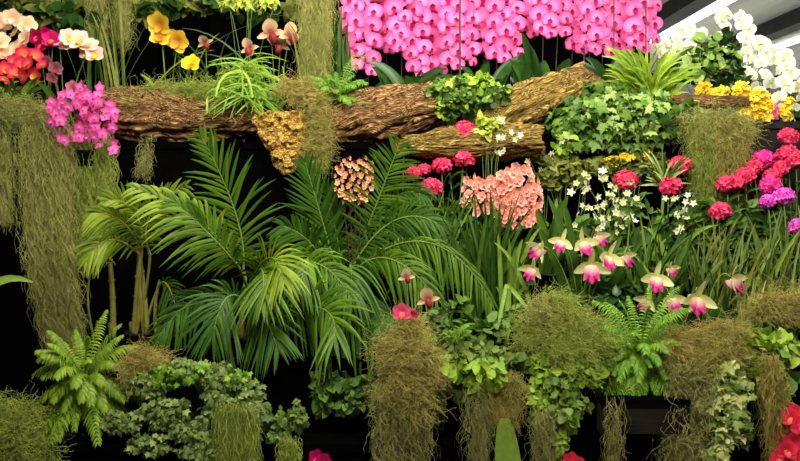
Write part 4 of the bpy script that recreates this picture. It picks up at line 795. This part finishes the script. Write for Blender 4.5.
# ================================================================== moss
t = Thing('hanging_pole', 'dark pole hung above the display carrying the upper moss columns', 'pole', (-1.2, .95, 2.84)); mb = MB(); tubes(mb, np.array([[-2.3, .95, 2.84], [-.3, .95, 2.84]]), .015, 8); t.part('pole_body', mb, M['pot'])
for x in (-2.2, -.4): mb = MB(); tubes(mb, np.array([[x, .95, 2.85], [x, .95, 3.59]]), .003, 5); t.part('wire', mb, M['pot'])
def moss(name, label, base, cat='moss'): return Thing(name, label, cat, base, 'spanish moss')
HM = 'hanging_moss'
t = moss(HM, 'longest hanging moss column below the magenta-pink orchid', P(45, 345, .42)); moss_column(t, M['moss'], [(46, 104, 24), (46, 150, 25), (48, 210, 23), (54, 270, 20), (62, 320, 15), (70, 348, 7)], .42, 2600, 4, .05)
t = moss(HM, 'shorter hanging moss column under the magenta-pink orchid', P(95, 240, .45)); moss_column(t, M['mossg'], [(95, 128, 18), (95, 180, 17), (93, 225, 13), (90, 250, 6)], .45, 900, 3, .04)
t = moss('moss_drape', 'moss mat draped over the step edge below the crimson orchid', P(15, 118, .42)); mb = MB(); moss_mound(mb, [(12, 110, 26, 10, .42, 14), (36, 112, 16, 12, .42, 14), (-10, 115, 20, 12, .42, 14)], 1000, .07); t.part('mat', mb, M['moss']); moss_column(t, M['moss'], [(2, 118, 9), (4, 165, 8), (3, 215, 3)], .42, 300, 2, .03)
t = moss(HM, 'hanging moss column against the edge of the pink orchid bank', P(315, 68, .88)); moss_column(t, M['moss'], [(315, -45, 15), (315, 30, 14), (314, 60, 11), (314, 72, 6)], .88, 1100, 3, .05)
t = moss(HM, 'thin moss strands hanging at the top above the pale arching orchid', P(95, 30, 1.0)); moss_column(t, M['moss'], [(97, -40, 9), (97, 10, 8), (98, 34, 4)], 1.0, 260, 2, .04)
t = moss(HM, 'second thin moss tuft hanging at the top beside the golden orchid', P(125, 40, 1.0)); moss_column(t, M['moss'], [(122, -40, 8), (122, 10, 8), (122, 36, 4)], 1.0, 180, 2, .04)
t = moss('moss_mat', 'flat moss mat lying on the rough grey-brown log', P(180, 98, .52)); mb = MB(); moss_mound(mb, [(180, 90, 30, 8, .56, 14), (140, 98, 26, 7, .56, 12), (210, 90, 20, 8, .54, 12), (120, 106, 14, 12, .56, 10)], 900, .07); t.part('mat', mb, M['mossg']); moss_column(t, M['mossw'], [(148, 134, 7), (146, 150, 5), (143, 166, 3)], .5, 70, 1, .02)
t = moss('moss_drape', 'moss trail curling over the broken bark between the logs', P(315, 150, .42)); mb = MB(); moss_mound(mb, [(288, 84, 10, 6, .44, 8), (303, 92, 11, 9, .43, 9), (314, 108, 11, 13, .42, 9), (318, 126, 10, 14, .42, 8), (318, 144, 8, 12, .42, 7)], 1000, .08); t.part('mat', mb, M['mosst']); moss_column(t, M['mossg'], [(318, 120, 9), (320, 160, 5)], .42, 120, 1, .02)
t = moss('moss_drape', 'big moss drape hanging under the thin bark branch', P(720, 215, .4)); mb = MB(); moss_mound(mb, [(715, 120, 26, 13, .42, 16), (730, 134, 18, 18, .4, 14), (703, 128, 14, 14, .42, 12)], 1100, .09); t.part('mat', mb, M['moss'])
moss_column(t, M['mossg'], [(704, 116, 14), (704, 160, 11), (702, 205, 9), (702, 240, 5)], .4, 650, 2, .04); moss_column(t, M['mosst'], [(732, 116, 16), (731, 150, 13), (728, 180, 9), (726, 196, 4)], .38, 560, 2, .04)
t = moss('moss_drape', 'tan moss clump hanging from the step beside the palm fan', P(403, 400, -.38)); mb = MB(); moss_mound(mb, [(403, 340, 24, 20, -.34, 16), (405, 365, 28, 22, -.37, 14), (398, 392, 22, 18, -.38, 12), (420, 385, 16, 18, -.38, 10)], 1900, .09, .0014); t.part('mat', mb, M['mosst'])
moss_column(t, M['mossw'], [(402, 370, 27), (402, 420, 24), (402, 465, 20), (402, 490, 12)], -.39, 700, 3, .03, curl=.025)
t = moss('moss_mound', 'fluffy olive moss mound in front of the cattleya cluster', P(565, 380, -.3)); mb = MB(); moss_mound(mb, [(565, 325, 40, 26, -.24, 22), (585, 345, 26, 24, -.27, 18), (545, 345, 24, 18, -.28, 16), (570, 355, 30, 16, -.3, 14)], 1900, .09, .0014); t.part('mat', mb, M['mossg']); mb = MB(); moss_mound(mb, [(560, 318, 34, 20, -.26, 18)], 260, .09); t.part('top_tuft', mb, M['moss'])
t = moss('moss_drape', 'tan moss mound spilling between the fine fern and cream-edged ivy', P(695, 400, -.34)); mb = MB(); moss_mound(mb, [(712, 336, 30, 14, -.27, 16), (690, 350, 24, 20, -.3, 14), (705, 365, 26, 18, -.33, 12), (725, 350, 20, 14, -.3, 12)], 1500, .09, .0014); t.part('mat', mb, M['mosst'])
moss_column(t, M['mossw'], [(692, 360, 22), (688, 410, 20), (684, 455, 16), (684, 480, 9)], -.38, 620, 3, .03, curl=.028)
t = moss('moss_drape', 'tan moss strip hanging beside the red azalea', P(780, 420, -.37)); moss_column(t, M['mosst'], [(770, 352, 9), (776, 385, 10), (780, 425, 9), (778, 465, 7), (778, 490, 4)], -.37, 640, 2, .03)
t = moss('moss_mound', 'small tan moss mound at the frame edge above the glossy plant', P(785, 320, -.15)); mb = MB(); moss_mound(mb, [(785, 303, 24, 14, -.14, 12)], 500, .09); t.part('mat', mb, M['mosst'])
t = moss('moss_mound', 'small reddish tan moss mound at the foot of the palm canes', P(142, 380, -.24)); mb = MB(); moss_mound(mb, [(142, 363, 20, 13, -.27, 12)], 420, .07); t.part('mat', mb, M['mosst'])
t = moss('hanging_moss_wisp', 'thin moss wisps dangling below the mid-green leafy plant', P(478, 455, -.39)); moss_column(t, M['mossw'], [(478, 385, 14), (480, 420, 9), (478, 455, 6), (478, 485, 4)], -.39, 240, 2, .02, .0012, .2, .016); moss_column(t, M['mosst'], [(505, 370, 20), (506, 400, 16), (500, 418, 8)], -.36, 360, 2, .02, .0011, .12, .016)
t = moss('hanging_moss_wisp', 'thin moss wisps dangling below the yellow-green trailing plant', P(545, 455, -.41)); moss_column(t, M['mossw'], [(545, 405, 12), (544, 440, 10), (548, 470, 8), (548, 490, 4)], -.41, 280, 2, .02, .0012, .18, .016)
t = moss('hanging_moss_wisp', 'thin moss wisps dangling before the dark wooden trough', P(615, 455, -.46)); moss_column(t, M['mossw'], [(616, 395, 10), (614, 430, 6), (618, 470, 4), (618, 490, 3)], -.46, 120, 1, .02, .0012, .2, .016)
t = moss('moss_drape', 'flat green moss mat hanging below the grey-green creeper', P(235, 440, -.39)); moss_column(t, M['mossg'], [(236, 402, 20), (236, 440, 19), (236, 475, 17), (236, 490, 12)], -.4, 1100, 3, .02, .0016, .15, .008)
t = moss('moss_drape', 'narrow green moss mat hanging below the thin creeper', P(288, 455, -.39)); moss_column(t, M['mossg'], [(288, 436, 10), (288, 470, 9), (288, 490, 6)], -.4, 280, 2, .02, .0016, .12, .01)
t = moss('moss_mound', 'flat green moss mound beside the bright drooping fern', P(20, 440, -.32)); mb = MB(); moss_mound(mb, [(5, 418, 36, 16, -.32, 12), (34, 422, 22, 14, -.33, 10), (30, 446, 24, 18, -.36, 9), (-5, 440, 30, 24, -.34, 12)], 2400, .08, .0018); t.part('mat', mb, M['mossg'])
scn.view_settings.view_transform = 'Standard'; scn.view_settings.look = 'None'; scn.view_settings.exposure = 0.35; scn.view_settings.gamma = 1
scn.view_settings.use_curve_mapping = False
